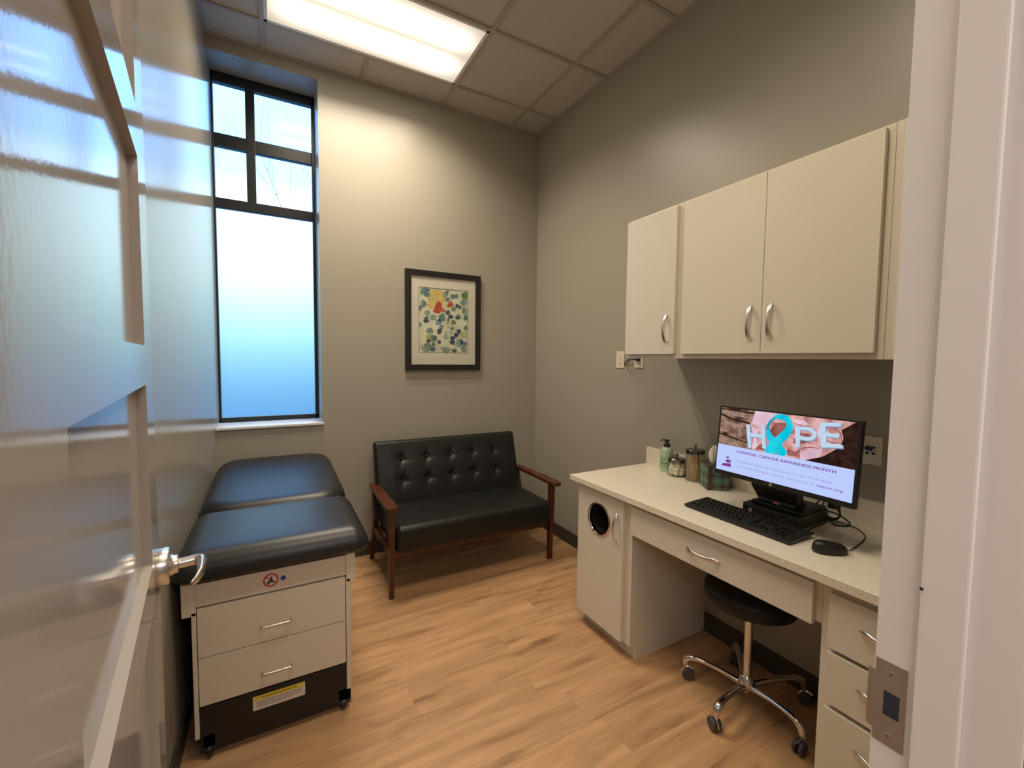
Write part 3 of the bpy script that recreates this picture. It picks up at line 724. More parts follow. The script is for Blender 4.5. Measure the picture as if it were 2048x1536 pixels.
# (px, py, rx, ry, colour) read on a 1300x1536 view; picture corners (338,383) (908,440) (895,1160) (345,1150)
def pic(x, y):
    u = (x-341)/(901-341); yt = 383+(x-338)*.1; ybm = 1150+(x-345)*.018
    return PX0+(PX1-PX0)*u, PZ1-(PZ1-PZ0)*(y-yt)/(ybm-yt)
blobs = [(540, 520, 105, 105, 'gold'), (530, 450, 70, 45, 'gold'), (500, 600, 75, 50, 'gold'), (560, 620, 42, 66, 'redw'), (545, 665, 46, 24, 'redw'), (600, 655, 34, 26, 'redo'), (700, 585, 34, 36, 'redo'), (675, 605, 28, 28, 'orange'), (685, 595, 22, 24, 'redw'),
 (400, 430, 46, 45, 'teal'), (430, 470, 36, 30, 'teal'), (375, 435, 26, 30, 'sky'), (445, 415, 20, 14, 'plum'), (390, 578, 30, 48, 'teal'), (352, 625, 18, 34, 'plum'), (432, 685, 32, 32, 'sea'), (422, 740, 26, 12, 'navy'), (418, 776, 32, 26, 'navy'), (498, 740, 34, 34, 'sea'), (350, 825, 20, 26, 'sky'),
 (600, 735, 36, 46, 'teal'), (558, 797, 34, 34, 'sky'), (570, 770, 20, 20, 'navy'), (610, 765, 28, 24, 'teal'), (665, 683, 30, 30, 'grey'), (700, 732, 30, 24, 'navy'), (672, 770, 14, 26, 'grey'), (663, 805, 20, 22, 'pale'), (733, 797, 28, 28, 'green'), (665, 855, 9, 12, 'redw'),
 (790, 735, 32, 30, 'teal'), (775, 748, 20, 16, 'navy'), (640, 470, 28, 30, 'sea'), (660, 435, 18, 14, 'plum'), (662, 530, 26, 26, 'sky'), (668, 522, 18, 16, 'plum'), (725, 495, 30, 28, 'teal'), (765, 490, 26, 26, 'teal'), (870, 485, 42, 44, 'green'), (855, 565, 38, 32, 'sky'), (735, 640, 28, 26, 'teal'), (775, 603, 22, 22, 'mauve'), (805, 618, 24, 20, 'grey'), (862, 655, 32, 44, 'sea'), (880, 740, 28, 36, 'teal'),
 (595, 855, 32, 30, 'sky'), (566, 905, 26, 30, 'navy'), (575, 885, 16, 16, 'navy'), (458, 895, 38, 34, 'sky'), (720, 872, 24, 24, 'pale'), (718, 868, 13, 12, 'grey'), (708, 920, 10, 12, 'grey'), (878, 865, 20, 28, 'teal'), (797, 905, 28, 28, 'navy'), (765, 948, 28, 26, 'navy'), (722, 985, 30, 26, 'navy'), (720, 1033, 32, 26, 'navy'), (805, 1038, 52, 54, 'pale'), (812, 1040, 42, 40, 'sky'), (835, 1035, 22, 26, 'navy'), (878, 1048, 18, 22, 'plum'), (855, 938, 34, 28, 'lime'), (862, 945, 20, 16, 'p_bg'),
 (460, 965, 40, 30, 'lime'), (503, 985, 37, 40, 'teal'), (508, 980, 20, 22, 'grey'), (444, 1016, 24, 20, 'mauve'), (566, 1030, 22, 22, 'mauve'), (499, 1055, 20, 18, 'grey'), (645, 965, 30, 28, 'pale'), (435, 1080, 46, 38, 'teal'), (415, 1110, 44, 34, 'sea'), (494, 1110, 34, 30, 'teal'), (490, 1118, 22, 18, 'navy'), (648, 1122, 50, 38, 'pale'), (655, 1128, 38, 26, 'sea'), (742, 1130, 32, 22, 'grey'), (858, 1110, 32, 38, 'sky'), (372, 1070, 8, 12, 'redo'), (745, 1095, 10, 6, 'redo'), (590, 1070, 30, 26, 'p_bg'), (640, 870, 30, 40, 'p_bg')]
rnd = random.Random(5)
for i, (bx, by, rx, ry, c) in enumerate(blobs):
    pts = []; ph = rnd.uniform(0, 6); am = .10
    for k in range(22):
        a = 2*pi*k/22; rr = 1+am*sin(3*a+ph)+.06*sin(5*a+2*ph)
        x, z = pic(bx+rx*rr*cos(a), by+ry*rr*sin(a)); pts.append((min(max(x, PX0), PX1), yp-.00008*(i+1)*.5, min(max(z, PZ0), PZ1)))
    mb.poly(pts, c)
mb.build('print', art)
mb = MB(); mb.box(AX0+.043, AX1-.043, yf+.0045, yf+.0060, AZ0+.043, AZ1-.043, 'glass'); mb.build('glazing', art)

# ------------------------------------------------------------------ settee
so = thing('settee', 'black tufted two-seat settee with dark wood arms under the picture', 'settee', (1.2, 2.9, 0))
SX0, SX1 = .60, 1.80
def leg_bar(mb, a, b, wa, wb, da_, db):
    """square tapered bar; w along x, d along y"""
    a, b = Vector(a), Vector(b)
    P = [(a.x+sx_*wa/2, a.y+sy_*da_/2, a.z) for sx_, sy_ in ((-1, -1), (1, -1), (1, 1), (-1, 1))]+[(b.x+sx_*wb/2, b.y+sy_*db/2, b.z) for sx_, sy_ in ((-1, -1), (1, -1), (1, 1), (-1, 1))]
    mb.poly(P, 'wood', False, [(3, 2, 1, 0), (4, 5, 6, 7), (0, 1, 5, 4), (1, 2, 6, 5), (2, 3, 7, 6), (3, 0, 4, 7)])
for x in (.618, 1.800):
    f = MB(); leg_bar(f, (x, 2.645, 0), (x, 2.630, .585), .030, .036, .030, .044); f.build('leg', so)
    f = MB(); leg_bar(f, (x, 3.262, 0), (x, 3.10, .36), .028, .034, .030, .050); leg_bar(f, (x, 3.10, .36), (x, 3.165, .585), .034, .030, .050, .038); f.build('leg', so)
    # arm: flat board, wider at the front, rounded ends
    f = MB(); P = []
    xc = x-.006 if x < 1 else x+.006
    prof = [(2.555, .022), (2.562, .031), (2.60, .036), (2.75, .036), (2.95, .032), (3.13, .028), (3.165, .024)]
    for (y, w) in prof:
        zt = .605-.004*((y-2.86)/.3)**2
        for sx_, dz in ((-1, -.026), (1, -.026), (1, -.004), (.86, 0), (-.86, 0), (-1, -.004)): P.append((xc+sx_*w, y, zt+dz))
    n6 = 6
    F = [(i*n6+j, i*n6+(j+1) % n6, (i+1)*n6+(j+1) % n6, (i+1)*n6+j) for i in range(len(prof)-1) for j in range(n6)]+[tuple(range(5, -1, -1)), tuple((len(prof)-1)*n6+j for j in range(6))]
    f.poly(P, 'wood', False, F); f.build('armrest', so)
    f = MB(); f.box(x-.012, x+.012, 2.66, 3.12, .262, .312, 'wood', .003, tf=lambda p: (p.x, p.y, p.z+(2.66-p.y)*.02)); f.build('side_rail', so)
f = MB(); f.box(.634, 1.784, 2.640, 2.664, .255, .305, 'wood', .003); f.build('front_rail', so)
f = MB(); f.box(.634, 1.784, 3.085, 3.109, .250, .300, 'wood', .003); f.build('rear_rail', so)
f = MB(); pad(f, 1.209, 2.845, 1.136, .520, .303, .462, .035, .038, .012, 'leather', r0=.012); f.build('seat_cushion', so)
# backrest: leaning slab with rolled top and button tufts
def backrest():
    f = MB(); nx = 150
    x0, x1 = .622, 1.768
    prof = []
    yb0, yt0 = 3.020, 3.155   # front face bottom / top
    z0, z1 = .400, .870; th = .085
    lean = Vector((0, yt0-yb0, z1-z0)).normalized(); nrm = Vector((0, -lean.z, lean.y))
    base = Vector((0, yb0, z0)); ln = (Vector((0, yt0, z1))-base).length
    for k in range(71): prof.append(('f', ln*k/70, 0))
    for k in range(1, 16):
        a = pi*k/16; prof.append(('t', a, 0))
    for k in range(13): prof.append(('b', ln*(1-k/12), 0))
    for k in range(1, 8): prof.append(('u', pi*k/8, 0))
    tufts = [(x, z) for z in (.762, .613) for x in (.812, 1.000, 1.188, 1.374, 1.560)]
    V = []
    for i in range(nx+1):
        s_ = i/nx; x = x0+(x1-x0)*s_
        ed = min(s_, 1-s_)*(x1-x0); er = .022; ins = 0 if ed >= er else er-math.sqrt(max(er*er-(er-ed)**2, 0))
        for kind, t, _ in prof:
            hh = th/2-ins*.9
            mid = base-nrm*th/2
            if kind == 'f':
                p = mid+lean*t+nrm*hh
                z = p.z; dsp = 0
                for tx, tz in tufts:
                    d2 = ((x-tx)**2+(z-tz)**2); d = math.sqrt(d2)
                    dsp -= .016*math.exp(-d2/.026**2)+.006*math.exp(-d2/.06**2)
                    an = math.atan2(z-tz, x-tx); dsp -= .0035*math.exp(-((d-.035)/.028)**2)*abs(cos(2*an+.6))**10
                # belly
                dsp += .016*sin(pi*min(max(t/ln, 0), 1))*min(1, ed/.12)
                p = p+nrm*dsp
            elif kind == 't': p = mid+lean*ln+nrm*hh*cos(t)+lean*hh*.75*sin(t)
            elif kind == 'b': p = mid+lean*t-nrm*hh
            else: p = mid-nrm*hh*cos(t)-lean*hh*.5*sin(t)
            V.append((x, p.y, p.z))
    n = len(prof)
    F = [(i*n+j, i*n+(j+1) % n, (i+1)*n+(j+1) % n, (i+1)*n+j) for i in range(nx) for j in range(n)]+[tuple(range(n-1, -1, -1)), tuple(nx*n+j for j in range(n))]
    f.poly(V, 'leather', True, F); b = f.build('backrest', so)
    for tx, tz in tufts:
        t = (tz-z0)/(z1-z0); p = base+lean*(ln*t)
        g = MB(); g.lathe((tx, p.y, tz), [(.0115, -.010), (.0115, -.006), (.009, -.002), (.005, .0005), (.0001, .001)], 'leather', 16, nrm); g.build('button', b)
backrest()

# ------------------------------------------------------------------ exam table
et = thing('exam_table', 'medical exam table with black vinyl top and two-drawer cabinet base by the window', 'exam table', (0, 2.6, 0))
EY = 1.868
mb = MB()
mb.box(-.276, -.262, EY-.002, 3.16, .095, .575, 'medlam', .0015); mb.box(.248, .266, EY-.002, 3.16, .095, .575, 'medlam', .0015)
mb.box(-.262, .248, EY+.022, 3.16, .100, .575, 'medlam'); mb.build('body', et)
mb = MB(); mb.box(-.304, .286, EY+.001, 3.18, .563, .700, 'medlam', .002, tf=lambda p: p) if False else None
mb.box(-.304, -.262, EY-.002, 3.18, .562, .700, 'medlam', .0015); mb.box(.250, .286, EY-.002, 3.18, .562, .712, 'medlam', .0015)
mb.box(-.262, .250, EY+.004, 3.18, .590, .676, 'medlam', .0015)
apron = mb.build('apron', et)
mb = MB(); mb.box(-.262, .250, EY+.014, 3.17, .676, .700, 'blackm'); mb.box(-.29, .28, EY+.06, 3.17, .69, .714, 'blackm'); mb.build('top_support', et)
for (z0, z1, hz) in ((.3975, .5835, .467), (.214, .3945, .281)):
    mb = MB(); mb.box(-.2595, .2455, EY, EY+.021, z0, z1, 'medlam', .0012); d = mb.build('drawer', et)
    mb = MB(); P = []
    yh = EY
    for a in ((-.058, yh+.001), (-.058, yh-.014), (-.0565, yh-.019), (-.052, yh-.0215), (-.0, yh-.022), (.036, yh-.0215), (.0405, yh-.019), (.042, yh-.014), (.042, yh+.001)): P.append((a[0], a[1], hz))
    mb.sweep(smooth_path(P, 3), .0038, mt='nickel', n=10, upv=(0, 0, 1))
    for x in (-.058, .042): mb.lathe((x, EY, hz), [(.0001, .002), (.0062, .002), (.006, .0005), (.0045, -.0001)], 'nickel', 12, (0, -1, 0))
    mb.build('handle', d)
mb = MB(); mb.box(-.262, .264, EY+.006, EY+.030, .045, .212, 'kick', .003); mb.box(-.262, .264, EY+.008, 3.1, .030, .10, 'kick')
mb.box(-.262, .264, EY+.001, EY+.006, .196, .208, 'kick'); kp = mb.build('kick_plate', et)
lb = MB(); yl = EY+.005
lx0, lx1, lz0, lz1 = -.0935, .0885, .1285, .1845
lb.box(lx0, lx1, yl, yl+.0008, lz0, lz1, 'paper')
lb.poly([(lx0+.003, yl-.0002, lz1-.017), (lx1-.003, yl-.0002, lz1-.017), (lx1-.003, yl-.0002, lz1-.001), (lx0+.003, yl-.0002, lz1-.001)], 'yellow')
add_text(lb, 'To be removed by end user only', .125, .0075, (lx0+.028, yl-.0004, lz1-.0125), (1, 0, 0), (0, 0, 1), 'ink', .02)
for k in range(4):
    z = lz0+.031-.007*k; x1_ = (lx1-.010 if k < 3 else lx1-.05)
    lb.poly([(lx0+.012, yl-.0003, z), (x1_, yl-.0003, z), (x1_, yl-.0003, z+.0035), (lx0+.012, yl-.0003, z+.0035)], 'greyink')
lo_ = lb.build('warning_label', kp); lo_['label'] = 'yellow and white warning label'
# round no-sitting sign and blue dot
sg = MB(); sc_, sz, ys_ = -.024, .6355, EY+.0034
def disc(mb, cx, cz, r, y, mt, n=32): mb.poly([(cx+r*cos(2*pi*k/n), y, cz+r*sin(2*pi*k/n)) for k in range(n)], mt)
disc(sg, sc_, sz, .0265, ys_, 'red'); disc(sg, sc_, sz, .0205, ys_-.0002, 'paper')
sg.poly([(sc_-.0165, ys_-.0004, sz+.0135), (sc_-.0135, ys_-.0004, sz+.0165), (sc_+.0165, ys_-.0004, sz-.0135), (sc_+.0135, ys_-.0004, sz-.0165)], 'red')
for P in ([(.001, .017), (.004, .012), (.007, -.006), (-.004, -.006), (-.001, .008)], [(-.004, -.006), (.014, -.004), (.014, -.008), (-.004, -.010)], [(-.006, .002), (-.004, -.004), (-.013, -.014), (-.016, -.012)], [(-.008, -.006), (-.004, -.006), (-.005, -.016), (-.009, -.016)]):
    sg.poly([(sc_+a, ys_-.0006, sz+b) for a, b in P], 'ink')
so_ = sg.build('warning_sticker', apron); so_['label'] = 'round red prohibition sticker'
sg = MB(); disc(sg, .0185, .6345, .0095, ys_, 'blue'); so_ = sg.build('sticker', apron); so_['label'] = 'blue dot sticker'
for (x, y) in ((-.235, 1.89), (.235, 1.89), (-.235, 3.05), (.235, 3.05)):
    mb = MB(); mb.box(x-.022, x+.030 if x > 0 else x+.022, y-.016, y+.03, .028, .098, 'blackp', .004)
    mb.lathe((x-.009, y, .026), [(.0001, 0), (.022, 0), (.026, .004), (.026, .014), (.022, .018), (.0001, .018)], 'blackp', 20, (1, 0, 0)); mb.build('foot', et)
M['pad'] = M['vinyl']
mb = MB(); pad(mb, .006, 2.116, .676, .566, .690, .792, .055, .078, .006, 'vinyl', r0=.022); o = mb.build('seat_pad', et)
mb = MB(); pad(mb, .006, 2.860, .668, .920, .694, .792, .15, .068, .008, 'vinyl', ztop=lambda y: .045*max(0, min(1, (y-2.42)/.8))**1.2, r0=.02, rings=14); mb.build('back_pad', et)

# ------------------------------------------------------------------ stool
SC = Vector((1.795, 1.087, 0))
st = thing('rolling_stool', 'black round-seat rolling stool with chrome five-arm base under the desk', 'stool', SC)
mb = MB(); mb.lathe(SC, [(.0001, .446), (.10, .447), (.145, .452), (.176, .461), (.1845, .480), (.184, .512), (.172, .528), (.14, .536), (.0001, .540)], 'leather', 56); mb.build('seat', st)
mb = MB(); mb.lathe(SC, [(.0001, .430), (.03, .430), (.075, .444), (.08, .4525), (.0001, .4525)], 'blackp', 24); mb.build('seat_plate', st)
mb = MB(); mb.lathe(SC, [(.0185, .10), (.0185, .432)], 'chrome', 28); mb.build('column', st)
mb = MB(); mb.lathe(SC, [(.0001, .048), (.018, .050), (.026, .058), (.034, .075), (.036, .095), (.030, .118), (.0225, .128), (.0001, .128)], 'chrome', 28); mb.build('hub', st)
for k in range(5):
    a = radians(44+72*k); d = Vector((cos(a), sin(a), 0))
    prof = [(.022, .086, .017, .016), (.07, .098, .015, .013), (.12, .108, .014, .011), (.17, .113, .013, .010), (.205, .114, .0145, .012), (.235, .109, .0160, .014), (.252, .097, .0165, .0155), (.256, .080, .0155, .0155), (.256, .066, .012, .012)]
    mb = MB(); mb.sweep([SC+d*r+Vector((0, 0, z)) for r, z, *_ in prof], [p[2] for p in prof], [p[3] for p in prof], 'chrome', 14, upv=(0, 0, 1)); mb.build('leg', st)
    c = SC+d*.255; sw = a+radians(70+40*k)
    w = Vector((cos(sw), sin(sw), 0)); f_ = Vector((-w.y, w.x, 0)); cc = c+f_*.012
    mb = MB(); mb.lathe(c+Vector((0, 0, .048)), [(.006, 0), (.006, .02)], 'chrome', 10)
    mb.sweep([cc+f_*(.024*cos(t))*-1+Vector((0, 0, .025+.027*sin(t))) for t in [pi*j/8 for j in range(0, 7)]], .004, .010, 'chrome', 8, upv=f_); ca = mb.build('caster', st)
    for s_ in (-1, 1):
        mb = MB(); mb.lathe(cc+w*(s_*.0115)+Vector((0, 0, .027)), [(.0001, -.0072), (.012, -.0076), (.024, -.0066), (.0268, -.003), (.0268, .003), (.024, .0066), (.012, .0076), (.0001, .0072)], 'rubber', 24, w); mb.build('wheel', ca)

# ------------------------------------------------------------------ computer, monitor
pc = thing('desktop_computer', 'small flat black desktop computer under the monitor', 'computer', (1.87, 1.0, CT))
PX, PX2, PY0, PY1, PH = 1.752, 1.985, .893, 1.112, .0545
mb = MB(); mb.box(PX, PX2, PY0, PY1, CT+.003, CT+PH, 'blackp', .004); mb.box(PX+.02, PX2-.02, PY0+.02, PY1-.02, CT+.0002, CT+.004, 'rubber'); mb.build('case', pc)
mb = MB(); mb.box(PX-.0015, PX+.001, PY0+.003, PY1-.003, CT+.006, CT+PH-.006, 'blackp', .0006); fp = mb.build('front_panel', pc)
mb = MB(); y = PY1-.035
mb.lathe((PX-.0017, y, CT+.030), [(.0001, -.0005), (.008, -.0005), (.008, .0005)], 'greyink', 20, (1, 0, 0))
add_text(mb, 'hp', .008, .0055, (PX-.0024, y+.004, CT+.0275), (0, -1, 0), (0, 0, 1), 'ink', .02)
mb.build('logo', fp)
mb = MB(); mb.box(PX-.0021, PX-.0012, PY0+.045, PY0+.06, CT+.028, CT+.035, 'darkhole'); mb.box(PX-.0021, PX-.0012, PY0+.075, PY0+.09, CT+.028, CT+.035, 'darkhole'); mb.build('port', fp)

mc = Vector((1.704, .947, 1.159)); my, mtl = -1.593, .079
mr = Vector((cos(my), sin(my), 0)); mn = Vector((sin(my), -cos(my), 0)); mu = Vector((0, 0, 1))*cos(mtl)-mn*sin(mtl); mf = mr.cross(mu)
mf = mf if mf.x < 0 else -mf
MW, MH = .530, .296
def mp_(a, b, w=0): return mc+mr*a+mu*b+mf*w
mon = thing('computer_monitor', 'black widescreen monitor showing a HOPE cancer awareness slide', 'monitor', (1.85, 1.0, CT+PH))
def mbox(mb, a0, a1, b0, b1, w0, w1, mt, bev=0):
    mb.box(a0, a1, b0, b1, w0, w1, mt, bev, tf=lambda p: tuple(mp_(p.x, p.y, p.z)))
mb = MB(); mbox(mb, -MW/2, MW/2, -MH/2, MH/2, -.022, -.0012, 'blackp', .003); mbox(mb, -.17, .17, -.10, .09, -.045, -.02, 'blackp', .008); mon_case = mb.build('housing', mon)
mb = MB()
bl, br, bt, bb_ = .006, .009, .006, .019
mbox(mb, -MW/2, -MW/2+bl, -MH/2, MH/2, -.0015, .0015, 'blackp', .0006); mbox(mb, MW/2-br, MW/2, -MH/2, MH/2, -.0015, .0015, 'blackp', .0006)
mbox(mb, -MW/2+bl, MW/2-br, MH/2-bt, MH/2, -.0015, .0015, 'blackp', .0006); mbox(mb, -MW/2+bl, MW/2-br, -MH/2, -MH/2+bb_, -.0015, .0015, 'blackp', .0006)
bz = mb.build('bezel', mon)
mb = MB(); c_ = mp_(-.018, -MH/2+bb_/2, .0016); mb.lathe(c_, [(.0001, .0004), (.0068, .0004), (.0068, -.0002)], 'greyink', 20, mf)
add_text(mb, 'hp', .0075, .005, mp_(-.018-.0037, -MH/2+bb_/2-.0022, .0022), mr, mu, 'ink', .02); mb.build('logo', bz)
# display with the slide on it
DX0, DX1, DY0, DY1 = -MW/2+bl, MW/2-br, -MH/2+bb_, MH/2-bt
M['s_white'] = emis('screen_lavender_white', (.50, .60, .98), 1.0)
M['s_wood'] = emis('screen_driftwood', (.035, .018, .012), 1, (.36, .21, .15), 26, (1, 1, 1), .38, .62)
M['s_wood2'] = emis('screen_driftwood_light', (.16, .09, .06), 1, (.42, .27, .21), 30)
M['s_dark'] = emis('screen_dark_wood', (.012, .006, .005), 1, (.05, .02, .014), 30)
M['s_skin'] = emis('screen_palm', (.42, .17, .16), 1, (.76, .44, .43), 24, (1, 1, 1), .36, .62)
M['s_skin2'] = emis('screen_wrist', (.62, .40, .50), 1, (.80, .58, .68), 14)
M['s_shade'] = emis('screen_palm_shade', (.20, .06, .05), 1, (.36, .13, .12), 30)
M['s_letter'] = emis('screen_letter', (.50, .66, .84), 1)
M['s_shad'] = emis('screen_letter_edge', (.22, .28, .42), 1)
M['s_rib'] = emis('screen_ribbon', (.0, .52, .72), 1, (.02, .66, .80), 20)
M['s_rib2'] = emis('screen_ribbon_dark', (.0, .30, .44), 1, (.01, .42, .56), 20)
M['s_purple'] = emis('screen_purple_ink', (.19, .045, .26), 1)
M['s_lilac'] = emis('screen_lilac_ink', (.31, .30, .62), 1)
M['s_lilac2'] = emis('screen_lilac_bold_ink', (.24, .13, .46), 1)
ds = MB(); lay = [0]
def S(s_, t, w=None): return tuple(mp_(DX0+(DX1-DX0)*s_, DY0+(DY1-DY0)*t, -.0006+.00006*(lay[0] if w is None else w)))
def sp_(pts, mt):
    lay[0] += 1; ds.poly([S(min(max(a, 0), 1), min(max(b, 0), 1)) for a, b in pts], mt)
def stroke(pts, w, mt):
    lay[0] += 1; asp = (DX1-DX0)/(DY1-DY0)
    P = [Vector((a*asp, b)) for a, b in pts]; Lf, Rt = [], []
    for i, p in enumerate(P):
        t = (P[min(i+1, len(P)-1)]-P[max(i-1, 0)]).normalized(); nn = Vector((-t.y, t.x)); ww = w[i] if isinstance(w, list) else w
        Lf.append(p+nn*ww/2); Rt.append(p-nn*ww/2)
    for i in range(len(P)-1):
        ds.poly([S(min(max(q.x/asp, 0), 1), min(max(q.y, 0), 1)) for q in (Lf[i], Lf[i+1], Rt[i+1], Rt[i])], mt)
sp_([(0, 0), (1, 0), (1, 1), (0, 1)], 's_dark')
sp_([(0, .41), (.30, .41), (.30, 1), (0, 1)], 's_wood')
sp_([(0, .90), (.29, .86), (.29, .95), (0, .97)], 's_wood2'); sp_([(0, .62), (.20, .58), (.235, .68), (.20, .76), (0, .80)], 's_wood2')
stroke([(0, .885), (.10, .83), (.26, .80)], .03, 's_dark'); stroke([(0, .975), (.30, .955)], .02, 's_dark')
sp_([(0, .56), (.28, .46), (.32, .41), (0, .41)], 's_wood2'); stroke([(0, .575), (.25, .50), (.33, .42)], .018, 's_dark')
for k in range(6): stroke([(.19, .56+.03*k), (.245, .575+.03*k)], .012, 's_dark')
# hands
sp_([(.297, 1), (.276, .83), (.245, .70), (.26, .55), (.28, .43), (.31, .41), (.80, .41), (.80, .50), (.90, .66), (.92, .80), (.90, .88), (.98, 1)], 's_skin')
sp_([(.297, 1), (.276, .80), (.36, .76), (.42, .86), (.50, 1)], 's_skin2')
sp_([(.28, .76), (.34, .72), (.345, .50), (.315, .42), (.29, .44), (.27, .60)], 's_skin2')
sp_([(.41, .70), (.46, .86), (.54, .88), (.56, .78), (.50, .64), (.44, .60)], 's_shade')
sp_([(.33, .44), (.36, .52), (.40, .55), (.42, .48), (.39, .43)], 's_shade')
sp_([(.565, .52), (.62, .50), (.66, .56), (.64, .44), (.57, .43)], 's_shade')
sp_([(.62, .78), (.70, .77), (.75, .70), (.70, .70), (.64, .72)], 's_shade')
sp_([(.66, .41), (.655, .50), (.70, .56), (.80, .62), (.79, .50), (.76, .41)], 's_skin2')
sp_([(.69, .41), (.80, .50), (.92, .66), (1, .72), (1, .41)], 's_dark')
sp_([(.90, .88), (1, 1), (1, .7), (.92, .66), (.915, .80)], 's_dark')
for P in ([(.27, .74), (.29, .62), (.30, .50)], [(.34, .70), (.335, .60), (.345, .50)], [(.42, .56), (.44, .50), (.46, .44)], [(.60, .90), (.66, .86), (.72, .88)], [(.58, .70), (.62, .66), (.66, .68), (.74, .64)], [(.66, .56), (.72, .60), (.79, .60)], [(.84, .92), (.90, .84), (.91, .74)], [(.80, .74), (.86, .70), (.90, .72)]):
    stroke(P, [.006]+[.018]*(len(P)-2)+[.005], 's_shade')
sp_([(.755, .88), (.80, .90), (.84, .80), (.80, .72), (.75, .76)], 's_skin2'); sp_([(.58, .94), (.66, .95), (.70, .90), (.62, .88)], 's_skin2')
sp_([(.60, .62), (.64, .60), (.70, .66), (.66, .70), (.61, .68)], 's_shade')
# lavender caption band
sp_([(0, 0), (1, 0), (1, .413), (0, .409)], 's_white')
# letters H P E
def letter(polys):
    for dx, dy, mt in ((.006, -.012, 's_shad'), (0, 0, 's_letter')):
        for P in polys: sp_([(a+dx, b+dy) for a, b in P], mt)
letter([[(.232, .775), (.262, .782), (.292, .440), (.266, .430)], [(.352, .806), (.381, .814), (.410, .469), (.382, .460)], [(.272, .662), (.368, .664), (.372, .605), (.277, .606)]])
def arc(cx, cy, rx, ry, a0, a1, n=12): return [(cx+rx*cos(radians(a0+(a1-a0)*k/n)), cy+ry*sin(radians(a0+(a1-a0)*k/n))) for k in range(n+1)]
bowl = [(.604, .858)]+[(.690, .864)]+arc(.690, .772, .066, .094, 88, -90)+[(.640, .680), (.640, .728)]+[(.690, .730)]+arc(.690, .772, .036, .042, -88, 88)+[(.640, .812), (.606, .81)]
letter([[(.604, .858), (.640, .860), (.652, .570), (.624, .562)], bowl])
letter([[(.765, .950), (.802, .952), (.826, .630), (.790, .618)], [(.795, .952), (.896, .975), (.898, .925), (.797, .902)], [(.80, .822), (.892, .828), (.893, .780), (.80, .772)], [(.815, .688), (.918, .700), (.921, .656), (.80, .628)]])
# ribbon
stroke([(.566, .800), (.550, .735), (.520, .66), (.485, .585), (.455, .50), (.445, .44), (.450, .40)], [.10, .11, .12, .13, .14, .15, .16], 's_rib')
stroke([(.412, .735), (.425, .66), (.455, .60), (.495, .54), (.525, .47), (.545, .412)], [.06, .085, .11, .12, .13, .14], 's_rib')
stroke([(.412, .74), (.410, .80), (.425, .875), (.455, .93), (.50, .96)], [.055, .035, .03, .035, .06], 's_rib2')
stroke([(.455, .945), (.50, .962), (.54, .945), (.565, .89), (.572, .83), (.563, .78)], [.04, .085, .09, .085, .09, .10], 's_rib')
sp_([(.0, .0), (1, 0), (1, .413), (0, .409)], 's_white')
# logo bars
sp_([(.049, .074), (.133, .075), (.133, .132), (.060, .112)], 's_purple'); sp_([(.086, .138), (.130, .140), (.130, .185), (.086, .182)], 's_purple'); sp_([(.088, .200), (.110, .203), (.110, .236), (.091, .231)], 's_purple')
def stext(txt, s0, s1, t0, hgt, mt, bold=0.0):
    lay[0] += 1
    V, F = text_mesh(txt, 1.0, bold); x0 = min(v.x for v in V); x1 = max(v.x for v in V)
    Vh, _ = text_mesh('H', 1.0, bold); hh = max(v.y for v in Vh)
    ds.poly([S(s0+(s1-s0)*(v.x-x0)/(x1-x0), t0+hgt*v.y/hh) for v in V], mt, False, F)
for dx in (0, .0010, .0020): stext('CERVICAL CANCER AWARENESS MONTH', .177+dx, .893+dx, .322, .038, 's_purple')
stext('If detected early, cervical cancer is one of the most', .176, .874, .180, .034, 's_lilac', .0)
stext('successfully treatable cancers. Learn more at', .177, .768, .103, .034, 's_lilac', .0)
for dx in (0, .0010, .0020): stext('cancer.org', .785+dx, .945+dx, .103, .034, 's_lilac2')
dso = ds.build('display', mon); dso['label'] = 'lit screen with a HOPE ribbon picture and purple caption'
# stand
mb = MB(); bz_ = CT+PH
mb.box(1.785, 1.975, .895, 1.095, bz_+.0002, bz_+.012, 'blackp', .004)
mb.box(1.800, 1.880, .925, 1.075, bz_+.010, bz_+.030, 'blackp', .006)
mb.build('stand_base', mon)
mb = MB()
P = []
for z, y0, y1, x0, x1 in ((bz_+.010, .925, 1.075, 1.812, 1.860), (bz_+.075, .915, 1.100, 1.786, 1.832), (bz_+.20, .93, 1.05, 1.755, 1.79), (bz_+.30, .93, 1.02, 1.742, 1.77)):
    P += [(x0, y0, z), (x0, y1, z), (x1, y1, z), (x1, y0, z)]
F = [(i*4+j, i*4+(j+1) % 4, (i+1)*4+(j+1) % 4, (i+1)*4+j) for i in range(3) for j in range(4)]+[(3, 2, 1, 0), (12, 13, 14, 15)]
mb.poly(P, 'blackp', False, F); mb.build('stand_column', mon)
mb = MB(); mb.box(1.7985, 1.8005, .985, 1.012, bz_+.016, bz_+.025, 'red'); mb.poly([(1.7982, .986, bz_+.0165), (1.7982, 1.011, bz_+.0165), (1.7982, 1.011, bz_+.020), (1.7982, .986, bz_+.020)], 'paper'); o = mb.build('sticker', mon); o['label'] = 'small red and white sticker'
